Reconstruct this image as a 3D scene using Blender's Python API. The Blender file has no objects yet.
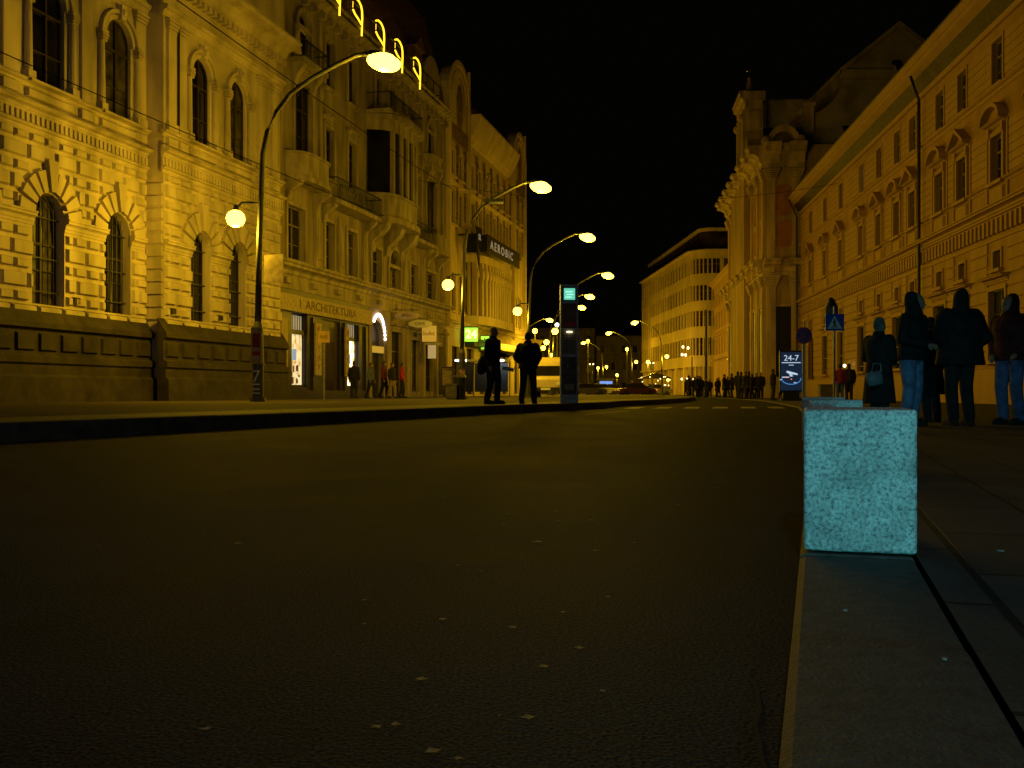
import bpy, math, random
from mathutils import Vector, Matrix
random.seed(7)
C = bpy.context.scene
COL = C.collection
R = math.radians
PI = math.pi

# ------------------------------------------------------------ camera, world, exposure
cd = bpy.data.cameras.new('camera'); cam = bpy.data.objects.new('camera', cd); COL.objects.link(cam)
cam.location = (0, 0, 0.48); cam.rotation_euler = (R(90), 0, 0)
cd.sensor_width = 36; cd.lens = 36 * 1000 / 1024
cd.shift_y = 8 / 1024
cd.clip_start = 0.05; cd.clip_end = 3000
C.camera = cam
w = bpy.data.worlds.new('World'); C.world = w; w.use_nodes = True
w.node_tree.nodes['Background'].inputs[0].default_value = (0.55, 0.45, 0.30, 1)
w.node_tree.nodes['Background'].inputs[1].default_value = 0.0016
C.view_settings.view_transform = 'Standard'; C.view_settings.look = 'None'
C.view_settings.gamma = 1; C.view_settings.exposure = 0.0
C.cycles.use_denoising = True
C.cycles.sample_clamp_indirect = 3
C.cycles.max_bounces = 5
HI = 1000.0      # watts of a high street lamp
LO = 520.0       # watts of a low lamp
SODIUM = (1.0, 0.59, 0.016)

# cyan spot added behind the camera for the granite block, treated as car headlamps
hl = bpy.data.lights.new('added_block_beam', 'SPOT'); hl.energy = 1750; hl.color = (0.03, 0.62, 0.66)
hl.spot_size = R(19.5); hl.spot_blend = 0.8; hl.shadow_soft_size = 0.08
ho = bpy.data.objects.new('added_block_beam', hl); COL.objects.link(ho)
ho.location = (-1.3, -7.0, 0.50)
ho.rotation_euler = (Vector((1.25, 2.8, 0.36)) - Vector(ho.location)).to_track_quat('-Z', 'Y').to_euler()

# cool fill light added behind the camera for a neutral tone on near ground
fl = bpy.data.lights.new('added_cool_fill', 'POINT'); fl.energy = 640; fl.color = (0.66, 0.88, 1.0); fl.shadow_soft_size = .3
fo_ = bpy.data.objects.new('added_cool_fill', fl); COL.objects.link(fo_); fo_.location = (-1.0, -6.5, 5.2)

# ------------------------------------------------------------ materials
MATS = {}
def nod(t, typ, **kw):
    n = t.nodes.new(typ)
    for k, v in kw.items(): setattr(n, k, v)
    return n
def mat(name, col, rough=0.8, var=0.25, scale=3.0, bump=0.0, bscale=40.0, metal=0.0, spec=0.3, streak=False, dark=None):
    if name in MATS: return MATS[name]
    m = bpy.data.materials.new(name); m.use_nodes = True; t = m.node_tree
    b = t.nodes['Principled BSDF']
    b.inputs['Roughness'].default_value = rough; b.inputs['Metallic'].default_value = metal
    b.inputs['Specular IOR Level'].default_value = spec
    tc = nod(t, 'ShaderNodeTexCoord')
    mp = nod(t, 'ShaderNodeMapping'); t.links.new(tc.outputs['Object'], mp.inputs[0])
    if streak: mp.inputs['Scale'].default_value = (1, 1, 0.22)
    n = nod(t, 'ShaderNodeTexNoise'); n.inputs['Scale'].default_value = scale; n.inputs['Detail'].default_value = 6
    t.links.new(mp.outputs[0], n.inputs[0])
    r = nod(t, 'ShaderNodeValToRGB'); t.links.new(n.outputs[0], r.inputs[0])
    d = dark or [c * (1 - var * 1.6) for c in col]
    r.color_ramp.elements[0].position = 0.32; r.color_ramp.elements[1].position = 0.68
    r.color_ramp.elements[0].color = (*d, 1); r.color_ramp.elements[1].color = (*[min(1, c * (1 + var * 0.5)) for c in col], 1)
    t.links.new(r.outputs[0], b.inputs['Base Color'])
    if bump:
        n2 = nod(t, 'ShaderNodeTexNoise'); n2.inputs['Scale'].default_value = bscale; n2.inputs['Detail'].default_value = 4
        t.links.new(tc.outputs['Object'], n2.inputs[0])
        bp = nod(t, 'ShaderNodeBump'); bp.inputs['Strength'].default_value = bump; bp.inputs['Distance'].default_value = 0.02
        t.links.new(n2.outputs[0], bp.inputs['Height']); t.links.new(bp.outputs[0], b.inputs['Normal'])
    MATS[name] = m
    return m
def emi(name, col, strength):
    if name in MATS: return MATS[name]
    m = bpy.data.materials.new(name); m.use_nodes = True; b = m.node_tree.nodes['Principled BSDF']
    b.inputs['Base Color'].default_value = (*[c * 0.5 for c in col], 1)
    b.inputs['Emission Color'].default_value = (*col, 1); b.inputs['Emission Strength'].default_value = strength
    MATS[name] = m; return m

M_STONE = mat('pale_sandstone', (0.55, 0.47, 0.32), 0.85, 0.30, 1.1, 0.12, 30, streak=True)
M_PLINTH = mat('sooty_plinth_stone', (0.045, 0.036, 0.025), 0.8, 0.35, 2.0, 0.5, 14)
M_STUC2 = mat('weathered_stucco', (0.30, 0.25, 0.17), 0.9, 0.3, 1.3, 0.3, 25, streak=True)
M_TRIM2 = mat('weathered_trim', (0.34, 0.29, 0.20), 0.85, 0.3, 2.5, 0.3, 25, streak=True)
M_STUC3 = mat('cream_stucco', (0.62, 0.50, 0.27), 0.9, 0.18, 1.5, 0.2, 25, streak=True)
M_ORN3 = mat('brown_stucco_ornament', (0.26, 0.17, 0.09), 0.9, 0.5, 3.5, 0.5, 12)
M_PAL = mat('ochre_stucco', (0.40, 0.245, 0.07), 0.9, 0.18, 0.9, 0.3, 20, streak=True)
M_PALT = mat('ochre_trim', (0.41, 0.265, 0.085), 0.85, 0.08, 2.0, 0.2, 20, streak=True)
M_CHU = mat('church_stucco', (0.40, 0.27, 0.11), 0.9, 0.25, 0.8, 0.3, 14, streak=True)
M_CHT = mat('church_stone_trim', (0.50, 0.37, 0.18), 0.85, 0.3, 1.6, 0.4, 10, streak=True)
M_CHO = mat('church_orange_panel', (0.36, 0.15, 0.04), 0.9, 0.2, 2)
M_GREYW = mat('grey_side_stucco', (0.38, 0.32, 0.22), 0.9, 0.3, 0.6)
M_MOD = mat('smooth_render', (0.55, 0.42, 0.2), 0.8, 0.15, 0.7, streak=True)
M_ROOF = mat('dark_roof_tile', (0.05, 0.03, 0.025), 0.7, 0.4, 4, 0.5, 8)
M_SLATE = mat('mansard_slate', (0.16, 0.09, 0.05), 0.6, 0.5, 5, 0.6, 9)
M_WOOD = mat('dark_window_wood', (0.045, 0.03, 0.02), 0.5, 0.3, 6)
M_WHITEW = mat('old_painted_window_wood', (0.22, 0.18, 0.12), 0.6, 0.3, 6)
M_GLASS = mat('dark_window_glass', (0.012, 0.011, 0.010), 0.12, 0.5, 0.7, spec=0.6)
M_IRON = mat('black_iron', (0.02, 0.02, 0.022), 0.45, 0.3, 8, spec=0.4)
M_POLE = mat('grey_green_lamp_paint', (0.06, 0.06, 0.05), 0.45, 0.3, 6, spec=0.5)
M_STEEL = mat('galvanised_steel', (0.30, 0.30, 0.30), 0.45, 0.25, 10, metal=0.6)
M_SHOPD = mat('dark_shopfront_wood', (0.03, 0.025, 0.022), 0.4, 0.3, 5)
M_SIGNC = mat('cream_sign_board', (0.42, 0.34, 0.20), 0.7, 0.25, 6)
M_RED = mat('red_lettering', (0.30, 0.03, 0.02), 0.6, 0.2, 8)
M_BLACK = mat('black_plastic', (0.012, 0.012, 0.014), 0.5, 0.2, 8)
M_TXT = mat('brown_lettering', (0.12, 0.07, 0.03), 0.7, 0.2, 8)
M_WHITE = mat('white_paint', (0.7, 0.7, 0.68), 0.5, 0.1, 8)
M_BLUE = mat('blue_sign_enamel', (0.03, 0.09, 0.5), 0.35, 0.1, 8)
E_HI = emi('sodium_bowl_glow', (1.0, 0.70, 0.06), 8)
E_LO = emi('sodium_globe_glow', (1.0, 0.70, 0.07), 6)
E_COOL = emi('cool_white_glow', (0.75, 0.95, 0.9), 8)
E_SHOP = emi('shop_interior_light', (1.0, 0.80, 0.36), 0.85)
E_SHOPW = emi('bright_shop_interior_light', (1.0, 0.88, 0.62), 3.0)
E_NEON = emi('yellow_neon_tube', (1.0, 0.60, 0.02), 2.2)
E_GREEN = emi('green_sign_light', (0.35, 0.9, 0.05), 1.6)
E_TEAL = emi('teal_screen_light', (0.16, 0.72, 0.5), 0.9)
E_PINK = emi('pinkish_white_bulbs', (1.0, 0.75, 0.6), 4)
E_BULB = emi('small_warm_bulb', (1.0, 0.78, 0.32), 4)
E_RED = emi('red_tail_light', (1.0, 0.18, 0.03), 1.6)
E_WHITE = emi('white_screen_marks', (0.6, 0.78, 1.0), .75)
E_DBLUE = emi('deep_blue_screen', (0.010, 0.030, 0.08), 0.4)
E_BLUE2 = emi('blue_screen_arc', (0.10, 0.35, 0.9), .8)
E_PALEW = emi('lit_room_window', (0.55, 0.75, 0.55), 0.16)

for m_ in (E_SHOP, E_SHOPW):                        # uneven light on the shelves behind the shop glass
    t_ = m_.node_tree; b_ = t_.nodes['Principled BSDF']; tc_ = nod(t_, 'ShaderNodeTexCoord'); n_ = nod(t_, 'ShaderNodeTexVoronoi'); n_.inputs['Scale'].default_value = 4.5
    t_.links.new(tc_.outputs['Object'], n_.inputs['Vector']); r_ = nod(t_, 'ShaderNodeValToRGB'); t_.links.new(n_.outputs['Color'], r_.inputs[0])
    r_.color_ramp.elements[0].color = (.55,.30,.10,1); r_.color_ramp.elements[0].position = .2; r_.color_ramp.elements[1].color = (1,.85,.45,1); r_.color_ramp.elements[1].position = .6
    t_.links.new(r_.outputs[0], b_.inputs['Emission Color'])

# ------------------------------------------------------------ mesh builder
class MB:
    def __init__(s): s.v = []; s.f = []; s.M = None
    def add(s, vs, fs):
        n = len(s.v)
        if s.M is not None: vs = [s.M @ Vector(p) for p in vs]
        s.v += [tuple(p) for p in vs]; s.f += [tuple(n + i for i in f) for f in fs]
        return s
    def box(s, x0, x1, y0, y1, z0, z1):
        return s.add([(x0,y0,z0),(x1,y0,z0),(x1,y1,z0),(x0,y1,z0),(x0,y0,z1),(x1,y0,z1),(x1,y1,z1),(x0,y1,z1)],
                     [(0,3,2,1),(4,5,6,7),(0,1,5,4),(1,2,6,5),(2,3,7,6),(3,0,4,7)])
    def cham(s, x0, x1, y0, y1, z0, z1, b):        # block whose front (y0) face is inset by b
        return s.add([(x0,y1,z0),(x1,y1,z0),(x1,y1,z1),(x0,y1,z1),(x0+b,y0,z0+b),(x1-b,y0,z0+b),(x1-b,y0,z1-b),(x0+b,y0,z1-b)],
                     [(0,1,2,3),(4,5,6,7)[::1],(0,1,5,4),(1,2,6,5),(2,3,7,6),(3,0,4,7)])
    def prism(s, poly, a0, a1, axis='x'):           # polygon extruded along an axis
        def P(u, w, a): return {'x': (a, u, w), 'y': (u, a, w), 'z': (u, w, a)}[axis]
        n = len(poly)
        vs = [P(u, w_, a0) for u, w_ in poly] + [P(u, w_, a1) for u, w_ in poly]
        return s.add(vs, [tuple(range(n))[::-1], tuple(range(n, 2*n))] + [(i, (i+1) % n, n+(i+1) % n, n+i) for i in range(n)])
    def loft(s, rings, cap=True):
        n = len(rings[0]); vs = [p for r in rings for p in r]; fs = []
        for k in range(len(rings)-1):
            for i in range(n):
                j = (i+1) % n; fs.append((k*n+i, k*n+j, (k+1)*n+j, (k+1)*n+i))
        if cap: fs += [tuple(range(n))[::-1], tuple(range((len(rings)-1)*n, len(rings)*n))]
        return s.add(vs, fs)
    def tube(s, pts, r, n=8):
        pts = [Vector(p) for p in pts]; rs = r if isinstance(r, (list, tuple)) else [r]*len(pts); rings = []
        for i, p in enumerate(pts):
            d = (pts[min(i+1, len(pts)-1)] - pts[max(i-1, 0)]).normalized()
            a = d.cross(Vector((0,0,1)) if abs(d.z) < .9 else Vector((1,0,0))).normalized(); b = d.cross(a)
            rings.append([p + (a*math.cos(t) + b*math.sin(t))*rs[i] for t in [2*PI*k/n for k in range(n)]])
        return s.loft(rings)
    def cyl(s, x, y, z0, z1, r, r2=None, n=16): return s.tube([(x,y,z0),(x,y,z1)], [r, r if r2 is None else r2], n)
    def ell(s, c, rx, ry, rz, n=14, m=8):
        c = Vector(c); rings = []
        for k in range(m+1):
            t = -PI/2 + PI*k/m; q = max(math.cos(t), 0.02)
            rings.append([(c.x+rx*q*math.cos(2*PI*i/n), c.y+ry*q*math.sin(2*PI*i/n), c.z+rz*math.sin(t)) for i in range(n)])
        return s.loft(rings)
    def stack(s, rows, n=16):                      # rows of (x, y, z, rx, ry): horizontal ellipses
        return s.loft([[(x+rx*math.cos(2*PI*i/n), y+ry*math.sin(2*PI*i/n), z) for i in range(n)] for x, y, z, rx, ry in rows])
    def cap(s, a, b, r0, r1, n=10):                # tapered capsule
        a, b = Vector(a), Vector(b); d = (b-a).normalized()
        return s.tube([a-d*r0*.95, a-d*r0*.6, a, b, b+d*r1*.6, b+d*r1*.95], [r0*.25, r0*.8, r0, r1, r1*.8, r1*.25], n)
    def build(s, name, m, parent=None, smooth=False, loc=None):
        me = bpy.data.meshes.new(name); me.from_pydata(s.v, [], s.f); me.update()
        import bmesh
        bm = bmesh.new(); bm.from_mesh(me); bmesh.ops.recalc_face_normals(bm, faces=bm.faces); bm.to_mesh(me); bm.free()
        me.materials.append(m)
        if smooth:
            for p in me.polygons: p.use_smooth = True
        o = bpy.data.objects.new(name, me); COL.objects.link(o)
        if parent is not None: o.parent = parent
        if loc is not None: o.location = loc
        return o
def tag(o, label=None, cat=None, group=None, kind=None):
    if label: o['label'] = label
    if cat: o['category'] = cat
    if group: o['group'] = group
    if kind: o['kind'] = kind
    return o
def thing(name, label, cat, loc=(0,0,0), rz=0, group=None):
    o = bpy.data.objects.new(name, None); COL.objects.link(o); o.empty_display_size = .3
    o.location = loc; o.rotation_euler = (0, 0, rz)
    return tag(o, label, cat, group)
def inst(src, parent, loc):
    o = src.copy(); COL.objects.link(o); o.parent = parent; o.location = loc; return o
CH = {}
def copy_tree(o, parent=None):
    c = o.copy(); COL.objects.link(c)
    if parent is not None: c.parent = parent
    for ch in [x for x in list(COL.objects) if x.parent == o]: copy_tree(ch, c)
    return c
def text(name, s, size, m, parent, loc, rot=(R(90),0,0), ext=0.01, sx=1, align='CENTER', bold=0.0, spacing=1.0):
    cu = bpy.data.curves.new(name, 'FONT'); cu.body = s; cu.size = size; cu.extrude = ext; cu.align_x = align; cu.align_y = 'CENTER'
    cu.offset = bold; cu.space_character = spacing
    cu.materials.append(m); o = bpy.data.objects.new(name, cu); COL.objects.link(o)
    dg = bpy.context.evaluated_depsgraph_get(); me = bpy.data.meshes.new_from_object(o.evaluated_get(dg)); me.name = name
    bpy.data.objects.remove(o); o = bpy.data.objects.new(name, me); COL.objects.link(o)
    o.parent = parent; o.location = loc; o.rotation_euler = rot; o.scale = (sx, 1, 1)
    return o

# ------------------------------------------------------------ facade helpers (local frame: x along the facade, -y towards the street)
def frame_of(Y0, a, k, side):
    """left rows (side=1): x grows away from the camera; right rows (side=-1): x grows towards it."""
    X0 = a + k*Y0
    rz = math.atan2(1, k) if side == 1 else math.atan2(-1, -k)
    return (X0, Y0, 0.0), rz
def wall(mb, x0, x1, z0, z1, ops, d=0.35, y=0.0):
    xs = sorted({x0, x1} | {o[0] for o in ops} | {o[1] for o in ops}); zs = sorted({z0, z1} | {o[2] for o in ops} | {o[3] for o in ops})
    xs = [v for v in xs if x0 <= v <= x1]; zs = [v for v in zs if z0 <= v <= z1]
    for i in range(len(xs)-1):
        for j in range(len(zs)-1):
            cx, cz = (xs[i]+xs[i+1])/2, (zs[j]+zs[j+1])/2
            if any(o[0] < cx < o[1] and o[2] < cz < o[3] for o in ops): continue
            mb.add([(xs[i],y,zs[j]),(xs[i+1],y,zs[j]),(xs[i+1],y,zs[j+1]),(xs[i],y,zs[j+1])], [(0,1,2,3)])
    for o in ops:
        xa, xb, za, zb = o[:4]; arch = len(o) > 4 and o[4]
        r = (xb-xa)/2; xc = (xa+xb)/2; sp = zb-r if arch else zb
        mb.add([(xa,y,za),(xa,y,sp),(xa,y+d,sp),(xa,y+d,za)], [(0,1,2,3)])
        mb.add([(xb,y,za),(xb,y,sp),(xb,y+d,sp),(xb,y+d,za)], [(0,1,2,3)])
        mb.add([(xa,y,za),(xb,y,za),(xb,y+d,za),(xa,y+d,za)], [(0,1,2,3)])
        if not arch:
            mb.add([(xa,y,zb),(xb,y,zb),(xb,y+d,zb),(xa,y+d,zb)], [(0,1,2,3)])
        else:
            N = 12; A = [(xc-r*math.cos(PI*i/N), sp+r*math.sin(PI*i/N)) for i in range(N+1)]
            for i in range(N):
                (ax, az), (bx, bz) = A[i], A[i+1]
                mb.add([(ax,y,az),(bx,y,bz),(bx,y+d,bz),(ax,y+d,az)], [(0,1,2,3)])
                cx = xa if i < N/2 else xb
                mb.add([(cx,y,zb),(ax,y,az),(bx,y,bz)], [(0,1,2)])
            mb.add([(xa,y,zb),(xc,y,zb),(xc,y,sp+r)], [(0,1,2)])
def cornice(mb, x0, x1, z0, z1, p, ends=True, y=0.0):
    h = z1-z0
    prof = [(0.02,z0),(-p*.18,z0),(-p*.18,z0+h*.2),(-p*.30,z0+h*.28),(-p*.34,z0+h*.5),(-p*.62,z0+h*.62),(-p*.85,z0+h*.64),(-p*.85,z0+h*.82),(-p,z0+h*.88),(-p,z1),(0.02,z1+.03)]
    mb.prism([(a+y, b) for a, b in prof], x0, x1)
def dentils(mb, x0, x1, z0, z1, p, step, wd, y=0.0):
    n = int((x1-x0)/step)
    for i in range(n):
        x = x0+(i+.5)*(x1-x0)/n; mb.box(x-wd/2, x+wd/2, y-p, y+0.01, z0, z1)
def archivolt(mb, xc, sp, r0, r1, p, N=14, y=0.0):
    for i in range(N):
        a, b = PI*i/N, PI*(i+1)/N
        q = [(xc-r*math.cos(t), z) for r, t, z in [(r0,a,0),(r1,a,0),(r1,b,0),(r0,b,0)]]
        zz = [sp+r0*math.sin(a), sp+r1*math.sin(a), sp+r1*math.sin(b), sp+r0*math.sin(b)]
        P = [(q[k][0], zz[k]) for k in range(4)]
        mb.prism(P, y-p, y+.01, 'y')
WC = {}; WN = 0
M_CURT = mat('curtained_window', (.075,.065,.045), .3, .6, 2.2, spec=.5)
def window(root, xa, xb, za, zb, arch=False, d=0.3, cols=2, rows=(0.62,), fm=None, pane=None, bars=False, name='window', y=0.0):
    """a window part: frame mesh (> pane, > grille); meshes are shared between equal windows."""
    global WN; WN += 1
    fm = fm or M_WOOD; pane = pane or (M_CURT if WN % 7 in (2, 5) else M_GLASS)
    wd, h = round(xb-xa, 3), round(zb-za, 3); key = (wd, h, arch, cols, rows, fm.name, pane.name, bars)
    xc = (xa+xb)/2
    if key not in WC:
        t = 0.06; r = wd/2; top = h-r if arch else h
        f = MB(); f.box(-r, -r+t, -.03, .03, 0, top); f.box(r-t, r, -.03, .03, 0, top); f.box(-r+t, r-t, -.03, .03, 0, t)
        if arch: archivolt(f, 0, top, r-t, r, .03, 10)
        else: f.box(-r+t, r-t, -.03, .03, h-t, h)
        for c in range(1, cols):
            x = -r+wd*c/cols; f.box(x-.03, x+.03, -.045, .02, t, (top + (math.sqrt(max(r*r-x*x, 0)) if arch else -t))-.01)
        for q in rows: f.box(-r+t, r-t, -.05, .02, h*q-.035, h*q+.035)
        for q in (0.31,) if len(rows) == 1 else (): f.box(-r+t, r-t, -.035, .01, h*q-.015, h*q+.015)
        g = MB(); pts = [(-r, 0), (r, 0)] + ([(r*math.cos(PI*i/10), top+r*math.sin(PI*i/10)) for i in range(11)] if arch else [(r, h), (-r, h)])
        g.prism(pts, .032, .042, 'y')
        b = None
        if bars:
            b = MB(); n = 6
            for i in range(1, n):
                x = -r+wd*i/n; b.cyl(x, -.12, .02, top + (math.sqrt(r*r-x*x) if arch else 0)-.02, .014, n=6)
            for z in (h*.12, h*.42, top-.02): b.box(-r, r, -.14, -.10, z-.015, z+.015)
            for q in (.35, .65):
                b.tube([(r*q*math.cos(PI*i/10), -.125, top+.05+r*q*math.sin(PI*i/10)) for i in range(11)], .014, 6)
        WC[key] = (f, g, b)
        fo = f.build(name, fm, root); go = g.build('pane', pane, fo)
        bo = b.build('grille', M_IRON, fo) if b else None
        WC[key] = (fo, go, bo)
        fo.location = (xc, y+d-.08, za); return fo
    fo, go, bo = WC[key]
    o = inst(fo, root, (xc, y+d-.08, za)); inst(go, o, (0,0,0))
    if bo: inst(bo, o, (0,0,0))
    return o
def surround(mb, xa, xb, za, zb, t=.14, p=.06, sill=True, y=0.0):
    mb.box(xa-t, xa+.004, y-p, y+.01, za, zb); mb.box(xb-.004, xb+t, y-p, y+.01, za, zb); mb.box(xa-t, xb+t, y-p-.004, y+.01, zb-.004, zb+t)
    if sill: mb.box(xa-t-.06, xb+t+.06, y-p-.12, y+.01, za-.12, za+.003)

# ------------------------------------------------------------ ground
def asphalt(name, base, light, rough, patchy):
    m = bpy.data.materials.new(name); m.use_nodes = True; t = m.node_tree; b = t.nodes['Principled BSDF']
    tc = nod(t, 'ShaderNodeTexCoord')
    n1 = nod(t, 'ShaderNodeTexNoise'); n1.inputs['Scale'].default_value = 150; n1.inputs['Detail'].default_value = 4
    n2 = nod(t, 'ShaderNodeTexNoise'); n2.inputs['Scale'].default_value = 0.8; n2.inputs['Detail'].default_value = 7; n2.inputs['Distortion'].default_value = 0.6
    v = nod(t, 'ShaderNodeTexVoronoi'); v.inputs['Scale'].default_value = 130
    for n in (n1, n2, v): t.links.new(tc.outputs['Object'], n.inputs['Vector'])
    n2.inputs['Detail'].default_value = 12; n2.inputs['Roughness'].default_value = .62
    r = nod(t, 'ShaderNodeValToRGB'); t.links.new(n2.outputs[0], r.inputs[0])
    r.color_ramp.elements[0].position = .38; r.color_ramp.elements[1].position = .64
    r.color_ramp.elements[0].color = (*base, 1); r.color_ramp.elements[1].color = (*[x + (y-x)*patchy for x, y in zip(base, light)], 1)
    r2 = nod(t, 'ShaderNodeValToRGB'); t.links.new(n1.outputs[0], r2.inputs[0])
    r2.color_ramp.elements[0].position = .4; r2.color_ramp.elements[0].color = (.6, .6, .6, 1)
    r2.color_ramp.elements[1].position = .72; r2.color_ramp.elements[1].color = (3.2, 3.1, 3.0, 1)
    mx = nod(t, 'ShaderNodeMix', data_type='RGBA', blend_type='MULTIPLY'); mx.inputs[0].default_value = 1
    t.links.new(r.outputs[0], mx.inputs[6]); t.links.new(r2.outputs[0], mx.inputs[7]); t.links.new(mx.outputs[2], b.inputs['Base Color'])
    rr = nod(t, 'ShaderNodeMapRange'); rr.inputs[3].default_value = rough-.12; rr.inputs[4].default_value = rough+.12
    t.links.new(n2.outputs[0], rr.inputs[0]); t.links.new(rr.outputs[0], b.inputs['Roughness'])
    b.inputs['Specular IOR Level'].default_value = 0.04
    bp = nod(t, 'ShaderNodeBump'); bp.inputs['Strength'].default_value = 0.5; bp.inputs['Distance'].default_value = 0.005
    ad = nod(t, 'ShaderNodeMath', operation='ADD'); t.links.new(n1.outputs[0], ad.inputs[0]); t.links.new(v.outputs['Distance'], ad.inputs[1])
    t.links.new(ad.outputs[0], bp.inputs['Height']); t.links.new(bp.outputs[0], b.inputs['Normal'])
    return m
M_ASPH = asphalt('asphalt', (0.010, 0.0098, 0.0095), (0.026, 0.025, 0.024), 0.80, .8)
M_ASPH2 = asphalt('footway_asphalt', (0.035, 0.03, 0.024), (0.06, 0.052, 0.04), 0.8, .8)
def paving(name, col, bw, bh, ang, mortar=.012):
    m = bpy.data.materials.new(name); m.use_nodes = True; t = m.node_tree; b = t.nodes['Principled BSDF']
    tc = nod(t, 'ShaderNodeTexCoord'); mp = nod(t, 'ShaderNodeMapping'); mp.inputs['Rotation'].default_value = (0, 0, ang)
    t.links.new(tc.outputs['Object'], mp.inputs[0])
    br = nod(t, 'ShaderNodeTexBrick'); br.inputs['Scale'].default_value = 1; br.inputs['Mortar Size'].default_value = mortar
    br.inputs['Brick Width'].default_value = bw; br.inputs['Row Height'].default_value = bh; br.inputs['Mortar Smooth'].default_value = .2
    br.inputs['Color1'].default_value = (*col, 1); br.inputs['Color2'].default_value = (*[c*.72 for c in col], 1); br.inputs['Mortar'].default_value = (*[c*.12 for c in col], 1)
    t.links.new(mp.outputs[0], br.inputs['Vector'])
    n1 = nod(t, 'ShaderNodeTexNoise'); n1.inputs['Scale'].default_value = 60; n1.inputs['Detail'].default_value = 6
    n2 = nod(t, 'ShaderNodeTexNoise'); n2.inputs['Scale'].default_value = 1.7; n2.inputs['Detail'].default_value = 6
    for n in (n1, n2): t.links.new(tc.outputs['Object'], n.inputs['Vector'])
    cr = nod(t, 'ShaderNodeMapRange'); cr.inputs[1].default_value = .3; cr.inputs[2].default_value = .7; cr.inputs[3].default_value = .6; cr.inputs[4].default_value = 1.35
    sm = nod(t, 'ShaderNodeMath', operation='ADD'); hf = nod(t, 'ShaderNodeMath', operation='MULTIPLY'); hf.inputs[1].default_value = .5
    t.links.new(n1.outputs[0], sm.inputs[0]); t.links.new(n2.outputs[0], sm.inputs[1]); t.links.new(sm.outputs[0], hf.inputs[0]); t.links.new(hf.outputs[0], cr.inputs[0])
    mx = nod(t, 'ShaderNodeMix', data_type='RGBA', blend_type='MULTIPLY'); mx.inputs[0].default_value = 1
    t.links.new(br.outputs['Color'], mx.inputs[6]); t.links.new(cr.outputs[0], mx.inputs[7]); t.links.new(mx.outputs[2], b.inputs['Base Color'])
    b.inputs['Roughness'].default_value = .75; b.inputs['Specular IOR Level'].default_value = .3
    ml = nod(t, 'ShaderNodeMath', operation='MULTIPLY_ADD'); ml.inputs[1].default_value = -1.5
    t.links.new(br.outputs['Fac'], ml.inputs[0]); t.links.new(n1.outputs[0], ml.inputs[2])
    bp = nod(t, 'ShaderNodeBump'); bp.inputs['Strength'].default_value = .5; bp.inputs['Distance'].default_value = .01
    t.links.new(ml.outputs[0], bp.inputs['Height']); t.links.new(bp.outputs[0], b.inputs['Normal'])
    return m
KANG = math.atan2(1, .305)
M_PAVE = paving('concrete_pavers', (0.050, 0.047, 0.041), .75, .36, -KANG)
M_PAVL = paving('island_pavers', (0.085, 0.07, 0.048), 1.0, .6, -math.atan2(1, .37))

g = MB(); g.add([(-600,-300,0),(600,-300,0),(600,1200,0),(-600,1200,0)], [(0,1,2,3)])
tag(g.build('road', M_ASPH), kind='structure')
RK = [(-1.87,-6),(.491,1.76),(.777,2.7),(1.69,5.7),(2.50,8.4),(3.95,13.5),(5.9,20),(7.5,26),(8.6,30),(10.9,41),(13.2,53),(15.0,67),(16.0,80),(16.6,100),(17,130),(17,170)]
LK = [(-9.2,-6),(-7.0,3),(-4.8,9.4),(-.26,21.8),(2.35,27.9),(2.75,29.2),(3.6,33),(5.5,38),(8.4,48),(11.0,60),(12.9,72),(14.0,90),(14.0,110),(14.2,170)]
def offs(pl, d):                                   # polyline moved sideways by d (to the right of travel)
    out = []
    for i, p in enumerate(pl):
        a = Vector(pl[max(i-1,0)]); b = Vector(pl[min(i+1,len(pl)-1)]); t = (b-a).normalized(); n = Vector((t.y, -t.x))
        out.append((p[0]+n.x*d, p[1]+n.y*d))
    return out
def ribbon(mb, A, B, z):
    for i in range(len(A)-1): mb.add([(*A[i],z),(*B[i],z),(*B[i+1],z),(*A[i+1],z)], [(0,1,2,3)])
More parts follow.
